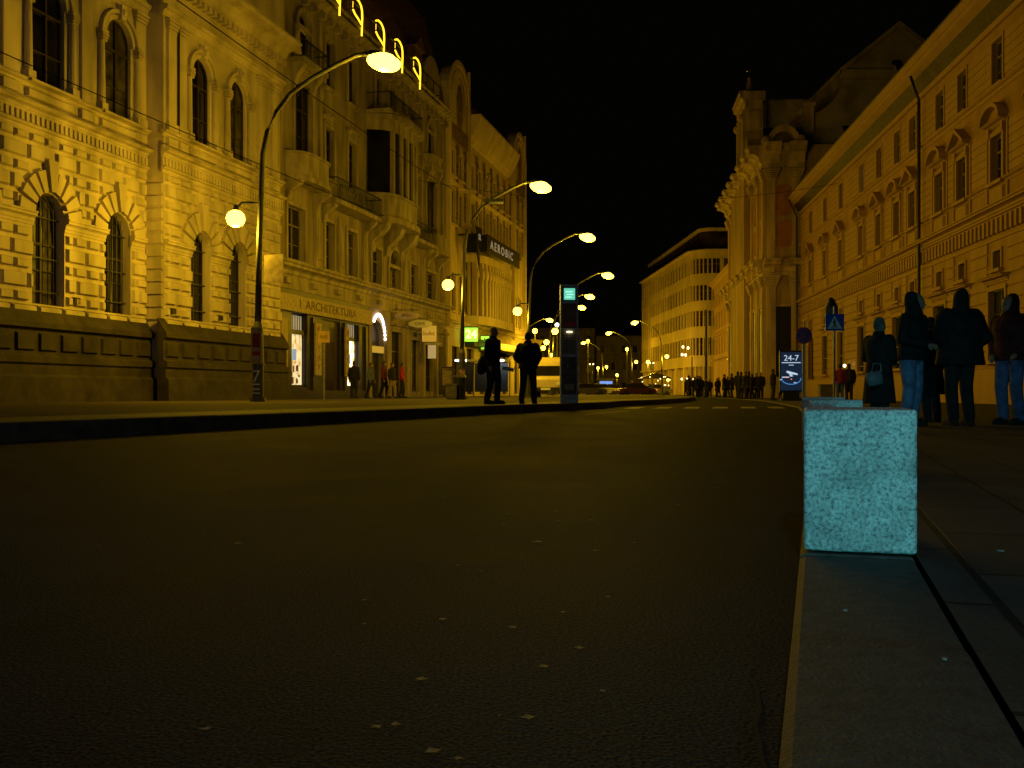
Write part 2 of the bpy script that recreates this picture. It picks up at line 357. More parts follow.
# right pavement behind its kerb
ZR, ZL = 0.045, 0.19
m = MB(); A = offs(RK, .298); ribbon(m, A, [(60, p[1]) for p in A], ZR-.002)
tag(m.build('right_pavement', M_PAVE), kind='structure')
m = MB(); A = offs(LK, -1.7); ribbon(m, [(-60, p[1]) for p in A], A, ZL-.004); tag(m.build('left_pavement', M_ASPH2), kind='structure')
m = MB(); A = offs(LK, -1.66); B = offs(LK, -.3); ribbon(m, A, B, ZL-.001); tag(m.build('platform_paving', M_PAVL), kind='structure')
M_KERB = mat('granite_kerb', (0.055, 0.052, 0.046), .75, .25, 25, .4, 120)
M_KERBD = mat('dark_granite_kerb', (0.08, 0.07, 0.055), .8, .4, 6, .5, 60)
def kerb(name, pl, width, z, side, m, L=1.0, gap=.012, drop=.03):
    k = MB(); pts = [Vector(p) for p in pl]; segs = []
    for i in range(len(pts)-1):
        a, b = pts[i], pts[i+1]; n = max(1, round((b-a).length/L))
        for j in range(n): segs.append((a.lerp(b, j/n), a.lerp(b, (j+1)/n)))
    for a, b in segs:
        t = (b-a).normalized(); nn = Vector((t.y, -t.x))*side; a2 = a+t*gap/2; b2 = b-t*gap/2; dz = random.uniform(-.005, .004); c = .015
        P = [a2, b2, b2+nn*width, a2+nn*width]; Q = [a2+nn*c+t*.003, b2+nn*c-t*.003, b2+nn*(width-.006)-t*.003, a2+nn*(width-.006)+t*.003]
        k.add([(*p, -.05) for p in P]+[(*p, z-c*.6+dz) for p in P]+[(*p, z+dz) for p in Q],
              [(3,2,1,0),(0,1,5,4),(1,2,6,5),(2,3,7,6),(3,0,4,7),(4,5,9,8),(5,6,10,9),(6,7,11,10),(7,4,8,11),(8,9,10,11)])
    return tag(k.build(name, m), kind='structure')
kerb('right_kerb', RK, .29, ZR, 1, M_KERB, 1.0)
kerb('left_kerb', LK, .28, ZL, -1, M_KERBD, 1.6)
# pale paint dabs on the kerb joints, crossing stripes
m = MB()
for i in range(9):
    x = 3.15+i*.88; m.add([(x,28.6+.12*i,.004),(x+.45,28.6+.12*i,.004),(x+1.1,31.6+.12*i,.004),(x+.65,31.6+.12*i,.004)], [(0,1,2,3)])
tag(m.build('crossing_stripes', mat('worn_road_paint', (.32,.30,.25), .8, .6, 9)), kind='structure')
m = MB(); m.add([(1.45,21.0,.004),(1.57,21.0,.004),(3.0,25.2,.004),(2.88,25.2,.004)], [(0,1,2,3)])
tag(m.build('lane_mark', MATS['worn_road_paint']), kind='structure')
# road crack sealing lines
m = MB()
for p0, p1 in (((.27,1.0),(.41,1.75)),):
    a, b = Vector(p0), Vector(p1); pts = [a.lerp(b, i/12)+Vector((random.uniform(-.008,.008), 0)) for i in range(13)]
    ribbon(m, [(p.x, p.y) for p in pts], [(p.x+.005+random.uniform(0,.004), p.y) for p in pts], .003)
tag(m.build('asphalt_crack', mat('crack_tar', (.008,.008,.008), .9)), kind='structure')

# fallen leaves on the carriageway
m = MB(); L = [(0,-.035),(.018,-.012),(.030,.004),(.014,.010),(.010,.036),(-.012,.012),(-.030,.002),(-.016,-.014)]
m.add([(x, y, .001+.003*abs(x)/.03) for x, y in L], [tuple(range(8))]); 
M_LEAF = mat('yellow_leaf', (.17,.13,.06), .7, .4, 30)
leaf0 = tag(m.build('fallen_leaf', M_LEAF), 'small yellow fallen leaf lying flat on the dark asphalt road', 'leaf', 'fallen leaves on the road')
n = 0
while n < 85:
    y = 1.3+11*random.random()**1.3; px = random.gauss(500, 190)
    x = (px-512)/1000*y
    if x > .28*y-.3 or x < -7+.34*y: continue
    o = leaf0 if n == 0 else leaf0.copy()
    if n: COL.objects.link(o)
    o.location = (x, y, .003); s = random.uniform(.12, .42)*(1 if y < 3 else 1.7); o.scale = (s, s*random.uniform(.6,1), s); o.rotation_euler = (0,0,random.uniform(0,6)); n += 1

for i, (x, y) in enumerate(((.66,1.98),(.70,1.62),(1.33,2.72),(1.15,1.9),(1.02,3.4))):
    q = MB(); q.prism([(-.012,-.006),(.004,-.010),(.013,.002),(.002,.009),(-.010,.005)], ZR+.002, ZR+.005, 'z'); o = q.build('paper_scrap', mat('grubby_paper', (.22,.22,.20), .8), loc=(x, y, 0)); o.rotation_euler = (0,0,i*1.3); o.scale = (.4+.15*i, .5, 1)
    tag(o, 'tiny pale paper scrap lying on the near right pavement', 'litter', 'paper scraps on the right pavement')

# ------------------------------------------------------------ granite blocks
def granite():
    m = bpy.data.materials.new('speckled_granite'); m.use_nodes = True; t = m.node_tree; b = t.nodes['Principled BSDF']
    tc = nod(t, 'ShaderNodeTexCoord')
    v = nod(t, 'ShaderNodeTexNoise'); v.inputs['Scale'].default_value = 95; v.inputs['Detail'].default_value = 5; v.inputs['Roughness'].default_value = .65
    n = nod(t, 'ShaderNodeTexNoise'); n.inputs['Scale'].default_value = 150; n.inputs['Detail'].default_value = 2
    for q in (v, n): t.links.new(tc.outputs['Object'], q.inputs['Vector'])
    r = nod(t, 'ShaderNodeValToRGB'); t.links.new(v.outputs[0], r.inputs[0]); e = r.color_ramp.elements
    e[0].position = .36; e[0].color = (.14,.15,.17,1); e[1].position = .50; e[1].color = (.45,.46,.46,1)
    k = e.new(.66); k.color = (.62,.62,.60,1)
    r2 = nod(t, 'ShaderNodeValToRGB'); t.links.new(n.outputs[0], r2.inputs[0]); e = r2.color_ramp.elements
    e[0].position = .34; e[0].color = (.6,.62,.64,1); e[1].position = .46; e[1].color = (1,1,1,1)
    mx = nod(t, 'ShaderNodeMix', data_type='RGBA', blend_type='MULTIPLY'); mx.inputs[0].default_value = 1
    t.links.new(r.outputs[0], mx.inputs[6]); t.links.new(r2.outputs[0], mx.inputs[7]); n3 = nod(t, 'ShaderNodeTexNoise'); n3.inputs['Scale'].default_value = 7; n3.inputs['Detail'].default_value = 8; n3.inputs['Roughness'].default_value = .7
    t.links.new(tc.outputs['Object'], n3.inputs['Vector']); r3 = nod(t, 'ShaderNodeValToRGB'); t.links.new(n3.outputs[0], r3.inputs[0])
    r3.color_ramp.elements[0].position = .34; r3.color_ramp.elements[0].color = (.50,.50,.48,1); r3.color_ramp.elements[1].position = .56; r3.color_ramp.elements[1].color = (1.05,1.05,1.05,1)
    mx2 = nod(t, 'ShaderNodeMix', data_type='RGBA', blend_type='MULTIPLY'); mx2.inputs[0].default_value = 1
    t.links.new(mx.outputs[2], mx2.inputs[6]); t.links.new(r3.outputs[0], mx2.inputs[7]); t.links.new(mx2.outputs[2], b.inputs['Base Color'])
    b.inputs['Roughness'].default_value = .6
    bp = nod(t, 'ShaderNodeBump'); bp.inputs['Strength'].default_value = .35; bp.inputs['Distance'].default_value = .004
    t.links.new(v.outputs[0], bp.inputs['Height']); t.links.new(bp.outputs[0], b.inputs['Normal'])
    return m
M_GRAN = granite()
def granite_block(x, y, w, h, d, rz, label):
    m = MB(); m.box(-w/2, w/2, 0, d, 0, h); o = m.build('granite_block', M_GRAN, loc=(x, y, ZR+.004)); o.rotation_euler = (0,0,rz)
    bv = o.modifiers.new('bev', 'BEVEL'); bv.width = .010; bv.segments = 3
    sb = o.modifiers.new('sub', 'SUBSURF'); sb.subdivision_type = 'SIMPLE'; sb.levels = sb.render_levels = 5
    tx = bpy.data.textures.get('chips') or bpy.data.textures.new('chips', 'CLOUDS'); tx.noise_scale = .022; tx.noise_depth = 3
    dp_ = o.modifiers.new('chips', 'DISPLACE'); dp_.texture = tx; dp_.texture_coords = 'LOCAL'; dp_.strength = .0035; dp_.mid_level = .5
    return tag(o, label, 'stone block', 'granite blocks along the kerb')
granite_block(.932, 2.68, .288, .384, .45, R(-16.5), 'nearest granite block with its speckled front face lit cyan')
granite_block(1.875, 5.78, .29, .385, .45, R(-16.5), 'second granite block showing just behind the nearest cyan lit one')
granite_block(2.71, 8.7, .36, .385, .45, R(-17), 'farthest and dimmest granite block behind the two cyan lit ones')

# ------------------------------------------------------------ BUILDING 1: neo-renaissance, left foreground
K = .238; S = math.sqrt(1+K*K); AL = -20.2
loc, rz = frame_of(15.0, AL, K, 1)
def U(Y): return (Y-15.0)*S
b1 = thing('rusticated_building', 'pale rusticated stone building with arched barred windows at far left', 'building', loc, rz)
Wd = U(41.75); H = 17.4
w1y = [15.9, 19.15, 22.4, 25.6, 28.8, 31.95]; wb = [35.7, 38.25]
lo = []; hi = []
for Y in w1y: lo.append((U(Y)-.68, U(Y)+.68, 2.98, 6.2, True)); hi.append((U(Y)-.68, U(Y)+.68, 9.2, 12.35, True))
XB = U(33.45)
body = MB(); wall(body, 0, XB, .1, H, lo+hi, .45)
lb = [(U(Y)-.62, U(Y)+.62, 2.98, 6.15, True) for Y in wb]; hb = [(U(Y)-.62, U(Y)+.62, 9.2, 12.3, True) for Y in wb]
PB = -.65; wall(body, XB, Wd, .1, H, lb+hb, .45, PB)
body.add([(XB,PB,.1),(XB,.0,.1),(XB,0,H),(XB,PB,H)], [(0,1,2,3)]); body.add([(Wd,PB,.1),(Wd,.5,.1),(Wd,.5,H),(Wd,PB,H)], [(0,1,2,3)])
body.box(-6, XB, .45, 14, .1, H-.01); body.box(XB+.01, Wd-.002, PB+.45, 14, .1, H-.01)
body.build('wall', M_STONE, b1)
for o in lo: window(b1, *o[:4], True, .4, 2, (.55,), bars=True)
for o in hi: window(b1, *o[:4], True, .2, 2, (.68,))
for o in lb: window(b1, *o[:4], True, .4, 2, (.55,), bars=True, y=PB)
for o in hb: window(b1, *o[:4], True, .2, 2, (.68,), y=PB)
# rustication
rb = MB()
def rustic(x0, x1, ops, y, off=0):
    z = 2.45; row = 0
    while z < 7.75:
        hh = .52 if row % 2 == 0 else .38
        x = x0 - (.4 if row % 4 == 2 else 0 if row % 2 == 0 else .3); L0 = 1.05 if row % 2 == 0 else .62
        while x < x1:
            xa, xb = max(x, x0)+.045, min(x+L0, x1)-.045; za, zb = z+.05, min(z+hh, 7.8)-.05
            x += L0
            if xb-xa < .12: continue
            cut = [(xa, xb)]
            for o in ops:
                r = (o[1]-o[0])/2; xc = (o[0]+o[1])/2; sp = o[3]-r
                if zb < o[2]-.05: continue
                if za > sp:
                    R_ = 1.32; dz = min(max(za-sp, 0), R_); hw = math.sqrt(max(R_*R_-dz*dz, 0)) if dz < R_ else 0
                    if za < sp+R_+.35: hw = max(hw, .26)
                else: hw = r+.04
                if hw <= 0: continue
                nc = []
                for a, b in cut:
                    if b <= xc-hw or a >= xc+hw: nc.append((a, b)); continue
                    if a < xc-hw: nc.append((a, xc-hw))
                    if b > xc+hw: nc.append((xc+hw, b))
                cut = nc
            if abs((za+zb)/2-5.4) < .25: continue
            for a, b in cut:
                if b-a > .1: rb.cham(a, b, y-.11, y+.01, za, zb, .045)
        z += hh; row += 1
    for o in ops:                                   # voussoirs and keystone
        r = (o[1]-o[0])/2; xc = (o[0]+o[1])/2; sp = o[3]-r
        for i in range(9):
            a = PI*(i+.15)/9; b = PI*(i+.85)/9; R1 = 1.32 if i != 4 else 1.62; r0 = r+.03
            if i == 4: a -= .02; b += .02
            P = [(xc-rr*math.cos(t), sp+rr*math.sin(t)) for rr, t in ((r0,a),(R1,a),(R1,b),(r0,b))]
            rb.prism(P, y-(.14 if i != 4 else .2), y+.01, 'y')
rustic(0, XB-.02, lo, 0); rustic(XB, Wd, lb, PB)
z = 2.45                                            # quoin on the return of the bay
for k in range(12):
    rb.box(XB-.075, XB+.01, PB+.03, -.03, z+.04, z+.36); z += .42
rb.build('rustication', M_STONE, b1)
tr = MB()
def imposts(x0, x1, ops, y):
    xs = [x0]+[v for o in ops for v in (o[0], o[1])]+[x1]
    for i in range(0, len(xs), 2):
        cornice(tr, xs[i]-(.0 if i == 0 else .02), xs[i+1]+.02, 5.18, 5.56, .2, y=y)
imposts(0, XB-.2, lo, 0); imposts(XB-.0, Wd, lb, PB)
# entablature above ground floor, frieze, sill course
for x0, x1, y in ((0, XB-.001, 0), (XB-.12, Wd+.06, PB)):
    cornice(tr, x0, x1, 7.78, 7.98, .16, y=y); tr.box(x0, x1, y-.07, y+.01, 7.98, 8.3)
    cornice(tr, x0, x1, 8.3, 8.55, .3, y=y); tr.box(x0, x1, y-.09, y+.01, 8.56, 8.7)
    cornice(tr, x0, x1, 9.0, 9.2, .22, y=y)
    dentils(tr, x0+.03, x1-.03, 8.02, 8.26, .12, .2, .11, y)
    cornice(tr, x0, x1, 13.0, 13.35, .25, y=y); tr.box(x0, x1, y-.06, y+.01, 13.36, 14.0)
    dentils(tr, x0+.03, x1-.03, 14.0, 14.2, .3, .34, .18, y); cornice(tr, x0, x1, 14.2, 14.9, .95, y=y)
    tr.box(x0, x1, y-.12, y+.01, 15.3, 17.35)
tr.build('cornice', M_STONE, b1)
pp = MB()
def upper(x0, x1, ops, y):
    for o in ops:
        r = (o[1]-o[0])/2; xc = (o[0]+o[1])/2; sp = o[3]-r
        archivolt(pp, xc, sp, r+.002, r+.14, .09, y=y); archivolt(pp, xc, sp, r+.18, r+.30, .15, y=y)
        pp.box(xc-.11, xc+.11, y-.24, y+.01, sp+r-.02, sp+r+.46); pp.ell((xc, y-.25, sp+r+.2), .09, .08, .14, 8, 6)
        for s_ in (-1, 1):                          # small columns with capitals beside the window
            x = xc+s_*(r+.25)
            pp.tube([(x,y-.08,9.45),(x,y-.08,10.2),(x,y-.08,sp-.3)], [.115,.11,.095], 12)
            pp.box(x-.15, x+.15, y-.22, y+.01, 9.21, 9.45); pp.box(x-.16, x+.16, y-.23, y+.01, sp-.06, sp+.05)
            for q in range(3): pp.box(x-.12-.015*q, x+.12+.015*q, y-.21-.02*q, y+.01, sp-.3+.08*q, sp-.24+.08*q)
        pp.cham(xc-r-.3, xc+r+.3, y-.13, y+.01, 8.73, 8.98, .03)
    for o in ops:                                   # sill corbels: solid pedestal under each window
        xc = (o[0]+o[1])/2; r = (o[1]-o[0])/2
        pp.box(xc-r-.36, xc+r+.36, y-.3, y+.005, 9.13, 9.205)
upper(0, XB, hi, 0); upper(XB, Wd, hb, PB)
edges = [U(Y) for Y in (17.5, 20.8, 24.0, 27.2, 30.37)]
for x in edges+[XB-.45]:                            # flat pilasters between windows
    pp.box(x-.26, x+.26, -.1, .01, 9.21, 12.55); pp.box(x-.32, x+.32, -.15, .01, 9.215, 9.5); 
    for q in range(4): pp.box(x-.27-.025*q, x+.27+.025*q, -.12-.03*q, .01, 12.55+.11*q, 12.64+.11*q)
    pp.box(x-.3, x+.3, -.14, .01, 8.72, 8.99)
for x in (XB+.4, XB+1.05, U(40.0), U(41.1)):
    pp.box(x-.24, x+.24, PB-.1, PB+.01, 9.21, 12.55); pp.box(x-.3, x+.3, PB-.15, PB+.01, 9.215, 9.5)
    for q in range(4): pp.box(x-.25-.025*q, x+.25+.025*q, PB-.12-.03*q, PB+.01, 12.55+.11*q, 12.64+.11*q)
    pp.box(x-.28, x+.28, PB-.14, PB+.01, 8.72, 8.99)
pp.build('window_surrounds', M_STONE, b1)
pl = MB()
for x0, x1, y, ops in ((-6, XB-.01, 0, lo), (XB-.35, Wd+.12, PB, lb)):
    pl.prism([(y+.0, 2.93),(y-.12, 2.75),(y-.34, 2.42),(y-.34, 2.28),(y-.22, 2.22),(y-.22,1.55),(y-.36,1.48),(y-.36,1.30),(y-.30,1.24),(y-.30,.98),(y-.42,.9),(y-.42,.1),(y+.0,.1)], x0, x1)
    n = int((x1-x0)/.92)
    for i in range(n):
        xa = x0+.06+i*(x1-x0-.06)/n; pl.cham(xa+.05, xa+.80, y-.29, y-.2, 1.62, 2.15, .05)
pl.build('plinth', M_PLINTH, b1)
sn = MB(); 
for Y in (29.9, 33.9, 36.9): sn.box(U(Y)-.14, U(Y)+.14, (PB if Y > 33 else 0)-.11, 0, 3.1, 3.3)
sn.build('number_plate', M_PLINTH, b1)
dp = MB(); x = U(34.2); dp.tube([(x, PB-.10, 9.25),(x, PB-.10, 13.0)], .035, 8); dp.build('downpipe', M_IRON, b1)

# ------------------------------------------------------------ BUILDING 2: art-nouveau apartment house
loc2, rz = frame_of(41.8, AL, K, 1)
def U2(Y): return (Y-41.8)*S
b2 = thing('apartment_house', 'dim art nouveau apartment house with oriel, balconies and neon roof sign', 'building', loc2, rz)
W2 = U2(66.3); H2 = 18.7
ops = []; wn = []
def op2(ya, yb, za, zb, arch=False, **k): o = (U2(ya), U2(yb), za, zb, arch); ops.append(o); wn.append((o, k))
for ya, yb, top in ((43.6,45.3,8.7),(47.5,48.5,8.6),(50.1,51.3,8.6),(53.3,54.7,8.2),(59.4,60.8,8.1),(62.2,64.2,8.0)): op2(ya, yb, 6.3, top)
op2(55.8, 57.6, 6.3, 8.5, True)
op2(44.3,46.1,10.95,14.4, cols=3)
for ya, yb in ((47.5,48.5),(50.2,51.2),(59.6,60.5)): op2(ya, yb, 10.7, 13.1); op2(ya, yb, 15.0, 17.3)
op2(44.5, 45.9, 15.4, 17.6, True); op2(62.5, 63.9, 15.1, 17.6, True); op2(62.4, 64.4, 10.2, 13.9)
op2(54.0, 54.9, 15.9, 17.6); op2(56.0, 56.9, 15.9, 17.6)
bw = MB(); wall(bw, 0, W2, 5.0, H2, ops, .35)
for x in (0, W2): bw.add([(x,0,5.0),(x,.4,5.0),(x,.4,H2),(x,0,H2)], [(0,1,2,3)])
bw.box(.01, W2-.01, .35, 13, .1, H2-.01)
bw.build('wall', M_STUC2, b2)
for o, k in wn: window(b2, *o[:4], o[4], .3, k.get('cols', 2), (.66,), fm=M_WHITEW if o[2] < 9 else M_WOOD)
t2 = MB()
cornice(t2, -.02, W2+.02, 5.45, 6.15, .55); t2.box(0, W2, -.12, .01, 4.95, 5.45); dentils(t2, .1, W2-.1, 5.2, 5.44, .3, 2.6, .5)
cornice(t2, 0, W2, 18.2, 18.75, .8); dentils(t2, .1, W2-.1, 17.9, 18.2, .35, .9, .25)
for o, k in wn:
    xa, xb, za, zb, ar = o
    if ar: archivolt(t2, (xa+xb)/2, zb-(xb-xa)/2, (xb-xa)/2+.002, (xb-xa)/2+.2, .14); surround(t2, xa, xb, za, zb-(xb-xa)/2-.1, .18, .1)
    else:
        surround(t2, xa, xb, za, zb, .16, .08)
        if 9 < za < 15: cornice(t2, xa-.25, xb+.25, zb+.35, zb+.55, .25); t2.cham(xa-.1, xb+.1, -.1, .01, zb+.16, zb+.34, .03)
for Y in (46.6, 49.2, 52.3, 58.4, 61.6, 65.6):      # pilasters and relief panels
    t2.box(U2(Y)-.28, U2(Y)+.28, -.13, .01, 6.2, 9.0); t2.cham(U2(Y)-.2, U2(Y)+.2, -.19, -.12, 6.6, 8.6, .05)
for Y in (43.0, 46.9, 58.5, 61.4, 65.6): t2.box(U2(Y)-.14, U2(Y)+.14, -.1, .01, 9.4, 17.8); t2.ell((U2(Y), -.12, 14.5), .2, .12, .35, 8, 6)
t2.build('stucco_trim', M_TRIM2, b2)
# curved oriel on consoles
def curved(mb, xa, xb, z0, z1, out, flat=.55, n=12, y0=0):
    pts = []
    for i in range(n+1):
        t = i/n; u = abs(2*t-1); e = math.sqrt(max(0, 1-u**4)); pts.append((xa+(xb-xa)*t, y0-out*max(e, .0)))
    P = [(xa, y0+.02)]+pts+[(xb, y0+.02)]
    mb.prism(P, z0, z1, 'z'); return pts
XA, XC = U2(52.7), U2(58.1)
oc = MB(); OUT = 1.35
curved(oc, XA, XC, 9.75, 10.9, OUT); curved(oc, XA-.1, XC+.1, 10.9, 11.02, OUT+.12); curved(oc, XA, XC, 14.35, 14.9, OUT)
curved(oc, XA-.25, XC+.25, 14.9, 15.12, OUT+.42); curved(oc, XA-.12, XC+.12, 15.12, 15.35, OUT+.25); curved(oc, XA-.15, XC+.15, 9.45, 9.75, OUT+.2)
pts = curved(MB(), XA, XC, 0, 1, OUT)
for i in (0, 2, 4, 6, 8, 10, 12):
    x, y = pts[i]; oc.box(x-.14, x+.14, y, min(y+.5, .01), 11.0, 14.36)
for Y in (53.2, 55.4, 57.6):
    x = U2(Y); oc.prism([(0.02,7.9),(-.18,8.0),(-.25,8.5),(-.6,8.75),(-.95,9.1),(-1.1,9.46),(0.02,9.46)], x-.3, x+.3)
oriel = oc.build('oriel', M_TRIM2, b2)
og = MB()
for i in range(0, 12, 2):
    (xa, ya), (xm, ym), (xb, yb) = pts[i], pts[i+1], pts[i+2]
    for (p, q) in (((xa, ya), (xm, ym)), ((xm, ym), (xb, yb))):
        og.add([(p[0],p[1]+.12,11.0),(q[0],q[1]+.12,11.0),(q[0],q[1]+.12,14.37),(p[0],p[1]+.12,14.37)], [(0,1,2,3)])
og.build('pane', M_GLASS, oriel)
def balcony(root, xa, xb, z, out, rail='iron', h=1.0, m=M_TRIM2):
    s_ = MB(); curved(s_, xa, xb, z-.22, z, out) if rail == 'curved' else s_.box(xa, xb, -out, .01, z-.22, z)
    for x in (xa+.35, xb-.35): s_.prism([(.02, z-1.1),(-.15, z-1.05),(-.25,z-.7),(-out*.75, z-.35),(-out*.8, z-.22),(.02,z-.22)], x-.17, x+.17)
    if rail == 'curved': curved(s_, xa+.06, xb-.06, z, z+h, out-.08); curved(s_, xa, xb, z+h, z+h+.1, out)
    o = s_.build('balcony', m, root)
    if rail == 'iron':
        r = MB(); r.box(xa+.04, xb-.04, -out+.03, -out+.08, z+h-.05, z+h)
        n = int((xb-xa)/.13)
        for i in range(n+1): x = xa+.06+i*(xb-xa-.12)/n; r.cyl(x, -out+.055, z, z+h-.04, .011, n=5)
        for x in (xa+.05, xb-.05): r.box(x-.02, x+.02, -out+.05, 0, z+h-.05, z+h)
        for i in range(int((xb-xa)/.8)):
            x = xa+.5+i*.8; r.tube([(x+.16*math.cos(a), -out+.04, z+.5+.22*math.sin(a)) for a in [PI*q/6 for q in range(13)]], .014, 5)
        r.build('railing', M_IRON, o)
    return o
balcony(b2, U2(43.2), U2(46.8), 9.9, 1.0, 'curved', .95)
balcony(b2, U2(46.85), U2(52.6), 9.55, .95, 'iron'); balcony(b2, U2(58.2), U2(61.9), 9.45, .95, 'iron')
balcony(b2, U2(61.95), U2(64.9), 9.3, 1.0, 'curved', .9); balcony(b2, U2(43.9), U2(46.4), 15.2, .7, 'iron', .8); balcony(b2, U2(62.0), U2(64.6), 14.7, .6, 'curved', .5)
balcony(b2, XA, XC, 15.4, 1.3, 'iron', .9)
st = MB(); x = U2(43.6); st.stack([(x,-.5,15.2,.2,.2),(x,-.5,15.4,.16,.16),(x,-.5,15.45,.2,.16),(x,-.5,16.0,.13,.11),(x,-.5,16.4,.2,.13),(x,-.5,16.6,.08,.08),(x,-.5,16.75,.11,.11),(x,-.5,16.9,.05,.05)], 10)
st.cap((x-.15,-.55,16.4),(x+.25,-.75,16.1),.07,.05); st.build('statue', M_TRIM2, b2, True)
# roof
rf = MB(); rf.prism([(-.1,18.78),(.35,21.0),(.8,23.0),(1.5,25.4),(2.6,26.8),(9,27.2),(13,18.78)], 0, W2)
rf.prism([(-.12,18.8),(.2,21.5),(.5,22.6),(2,22.6),(2,18.8)], W2*.35, W2*.55)
roof = rf.build('mansard_roof', M_SLATE, b2)
for Y in (46, 50.5, 60.5):
    db = MB(); x = U2(Y); db.box(x-.7, x+.7, -.15, 2.0, 19.0, 21.2); db.prism([(x-.9,21.2),(x,22.0),(x+.9,21.2)], -.3, 2.2, 'y'); db.build('dormer', M_SLATE, roof)
ge = MB()                                           # right-hand gable bay
xa, xb = U2(61.7), U2(65.0); xc = (xa+xb)/2
ge.prism([(xa,18.7),(xb,18.7),(xb,20.0)]+[(xc+(xb-xc)*math.cos(PI*i/10), 20+1.7*math.sin(PI*i/10)) for i in range(1,10)]+[(xa,20.0)], -.1, .5, 'y')
ge.build('gable', M_STUC2, b2)
# shop front, ground floor
sf = MB()
so = [(U2(43.85), U2(45.4), .7, 4.0), (U2(46.9), U2(49.0), .25, 3.9), (U2(49.9), U2(51.4), .7, 3.9)]
wall(sf, .15, U2(52.5), .1, 5.0, so, .3, -.12); sf.box(.15, U2(52.5), -.16, -.1, 4.75, 4.95); sf.box(.15, U2(52.5), -.22, -.1, .12, .55)
for Y in (42.2, 45.9, 49.5, 52.2): sf.box(U2(Y)-.12, U2(Y)+.12, -.22, -.1, .55, 3.9)
sf.build('shopfront', M_SHOPD, b2)
for i, o in enumerate(so[::2]):
    f = MB(); xa, xb = o[0], o[1]
    f.box(xa, xa+.07, 0, .06, .7, 3.9); f.box(xb-.07, xb, 0, .06, .7, 3.9); f.box(xa, xb, 0, .06, 3.05, 3.25); f.box(xa, xb, 0, .06, .7, .8)
    fo = f.build('shop_window', M_SHOPD, b2)
    q = MB(); q.box(xa+.06, xb-.06, .14, .17, .8, 3.06); q.build('lit_interior', E_SHOP if i == 0 else E_SHOPW, fo)
    q = MB(); q.box(xa+.06, xb-.06, .14, .17, 3.25, 3.9); q.build('lit_transom', emi('dim_transom_light', (.8,.72,.45), .28), fo)
    q = MB()
    for k in range(7): x = xa+.1+k*(xb-xa-.2)/6; q.box(x-.02, x+.02, .1, .12, 3.26, 3.88)
    q.build('transom_bars', M_SHOPD, fo)
    random.seed(3+i)
    for k in range(9):                             # goods and leaflets on show
        q = MB(); x = random.uniform(xa+.1, xb-.3); zz = random.uniform(.82, 1.5); q.box(x, x+random.uniform(.08,.2), .09+.002*k, .092+.002*k, zz, zz+random.uniform(.08,.3))
        q.build('display_item', mat('window_display_goods', (.30,.16,.10), .6, .6, 9), fo)
    q = MB(); q.box(xa+.45, xa+.85, .075, .085, 1.9, 2.4); q.build('poster', emi('pale_blue_poster', (.35,.5,.8), .5), fo)
q = MB(); q.box(so[1][0], so[1][1], .0, .05, .25, 3.9); sd = q.build('shop_door', M_SHOPD, b2)
q = MB(); q.box(so[1][0]+.5, so[1][1]-.5, -.03, -.01, .5, 2.9); q.build('pane', M_GLASS, sd)
fs = MB(); fs.box(.25, U2(52.6), -.34, -.17, 4.0, 4.72); fo = fs.build('fascia_board', M_SIGNC, b2)
text('lettering', 'I  ARCHITEKTURA', .56, M_TXT, fo, ((.25+U2(52.6))/2, -.345, 4.36), sx=1.45, ext=.004)
for k, (Y, s_, w_) in enumerate(((42.75, '', .62), (46.15, 'KNIHY', .62), (49.45, 'MAPY', .4))):
    q = MB(); q.box(U2(Y)-w_/2, U2(Y)+w_/2, -.33, -.24, 1.25, 3.65); o = q.build('banner', M_SIGNC, b2)
    for j, ch in enumerate(s_): text('lettering', ch, .42, M_RED, o, (U2(Y), -.335, 3.35-.44*j), ext=.004)
# arched entrance with bulbs, second shop
q = MB(); cut = [(U2(53.0), U2(55.0), .2, 4.35, True), (U2(56.3), U2(58.0), .2, 3.9, False), (U2(59.6), U2(61.0), .5, 3.6, False), (U2(62.0), U2(63.6), .5, 3.6, False), (U2(64.5), U2(65.6), .3, 3.4, False)]
wall(q, U2(52.5)+.002, W2, .1, 5.0, cut, .4, -.05)
for Y in (52.75, 55.4, 58.6, 61.5, 64.1, 66.0): q.box(U2(Y)-.2, U2(Y)+.2, -.2, -.04, .1, 4.6)
cornice(q, U2(55.6), W2, 4.0, 4.35, .25, y=-.05)
q.build('ground_floor_wall', M_STUC2, b2)
for o in cut[1:]: window(b2, *o[:4], False, .3, 2, (.7,), name='shop_window')
q = MB(); q.box(cut[0][0], cut[0][1], .25, .3, .2, 4.35); dr = q.build('entrance_door', M_SHOPD, b2)
q = MB(); xc = U2(54.0); r = .98
for i in range(15):
    a = PI*(.02+.72*i/14); q.ell((xc+r*math.cos(a)*1.0, -.16, 3.30+1.35*math.sin(a)), .10, .07, .10, 8, 6)
q.build('arch_bulbs', E_PINK, dr)
q = MB(); q.box(xc-.95, xc+.95, -.1, .1, 2.6, 2.95); q.build('lit_panel', emi('dull_yellow_panel', (.8,.55,.08), .28), dr)
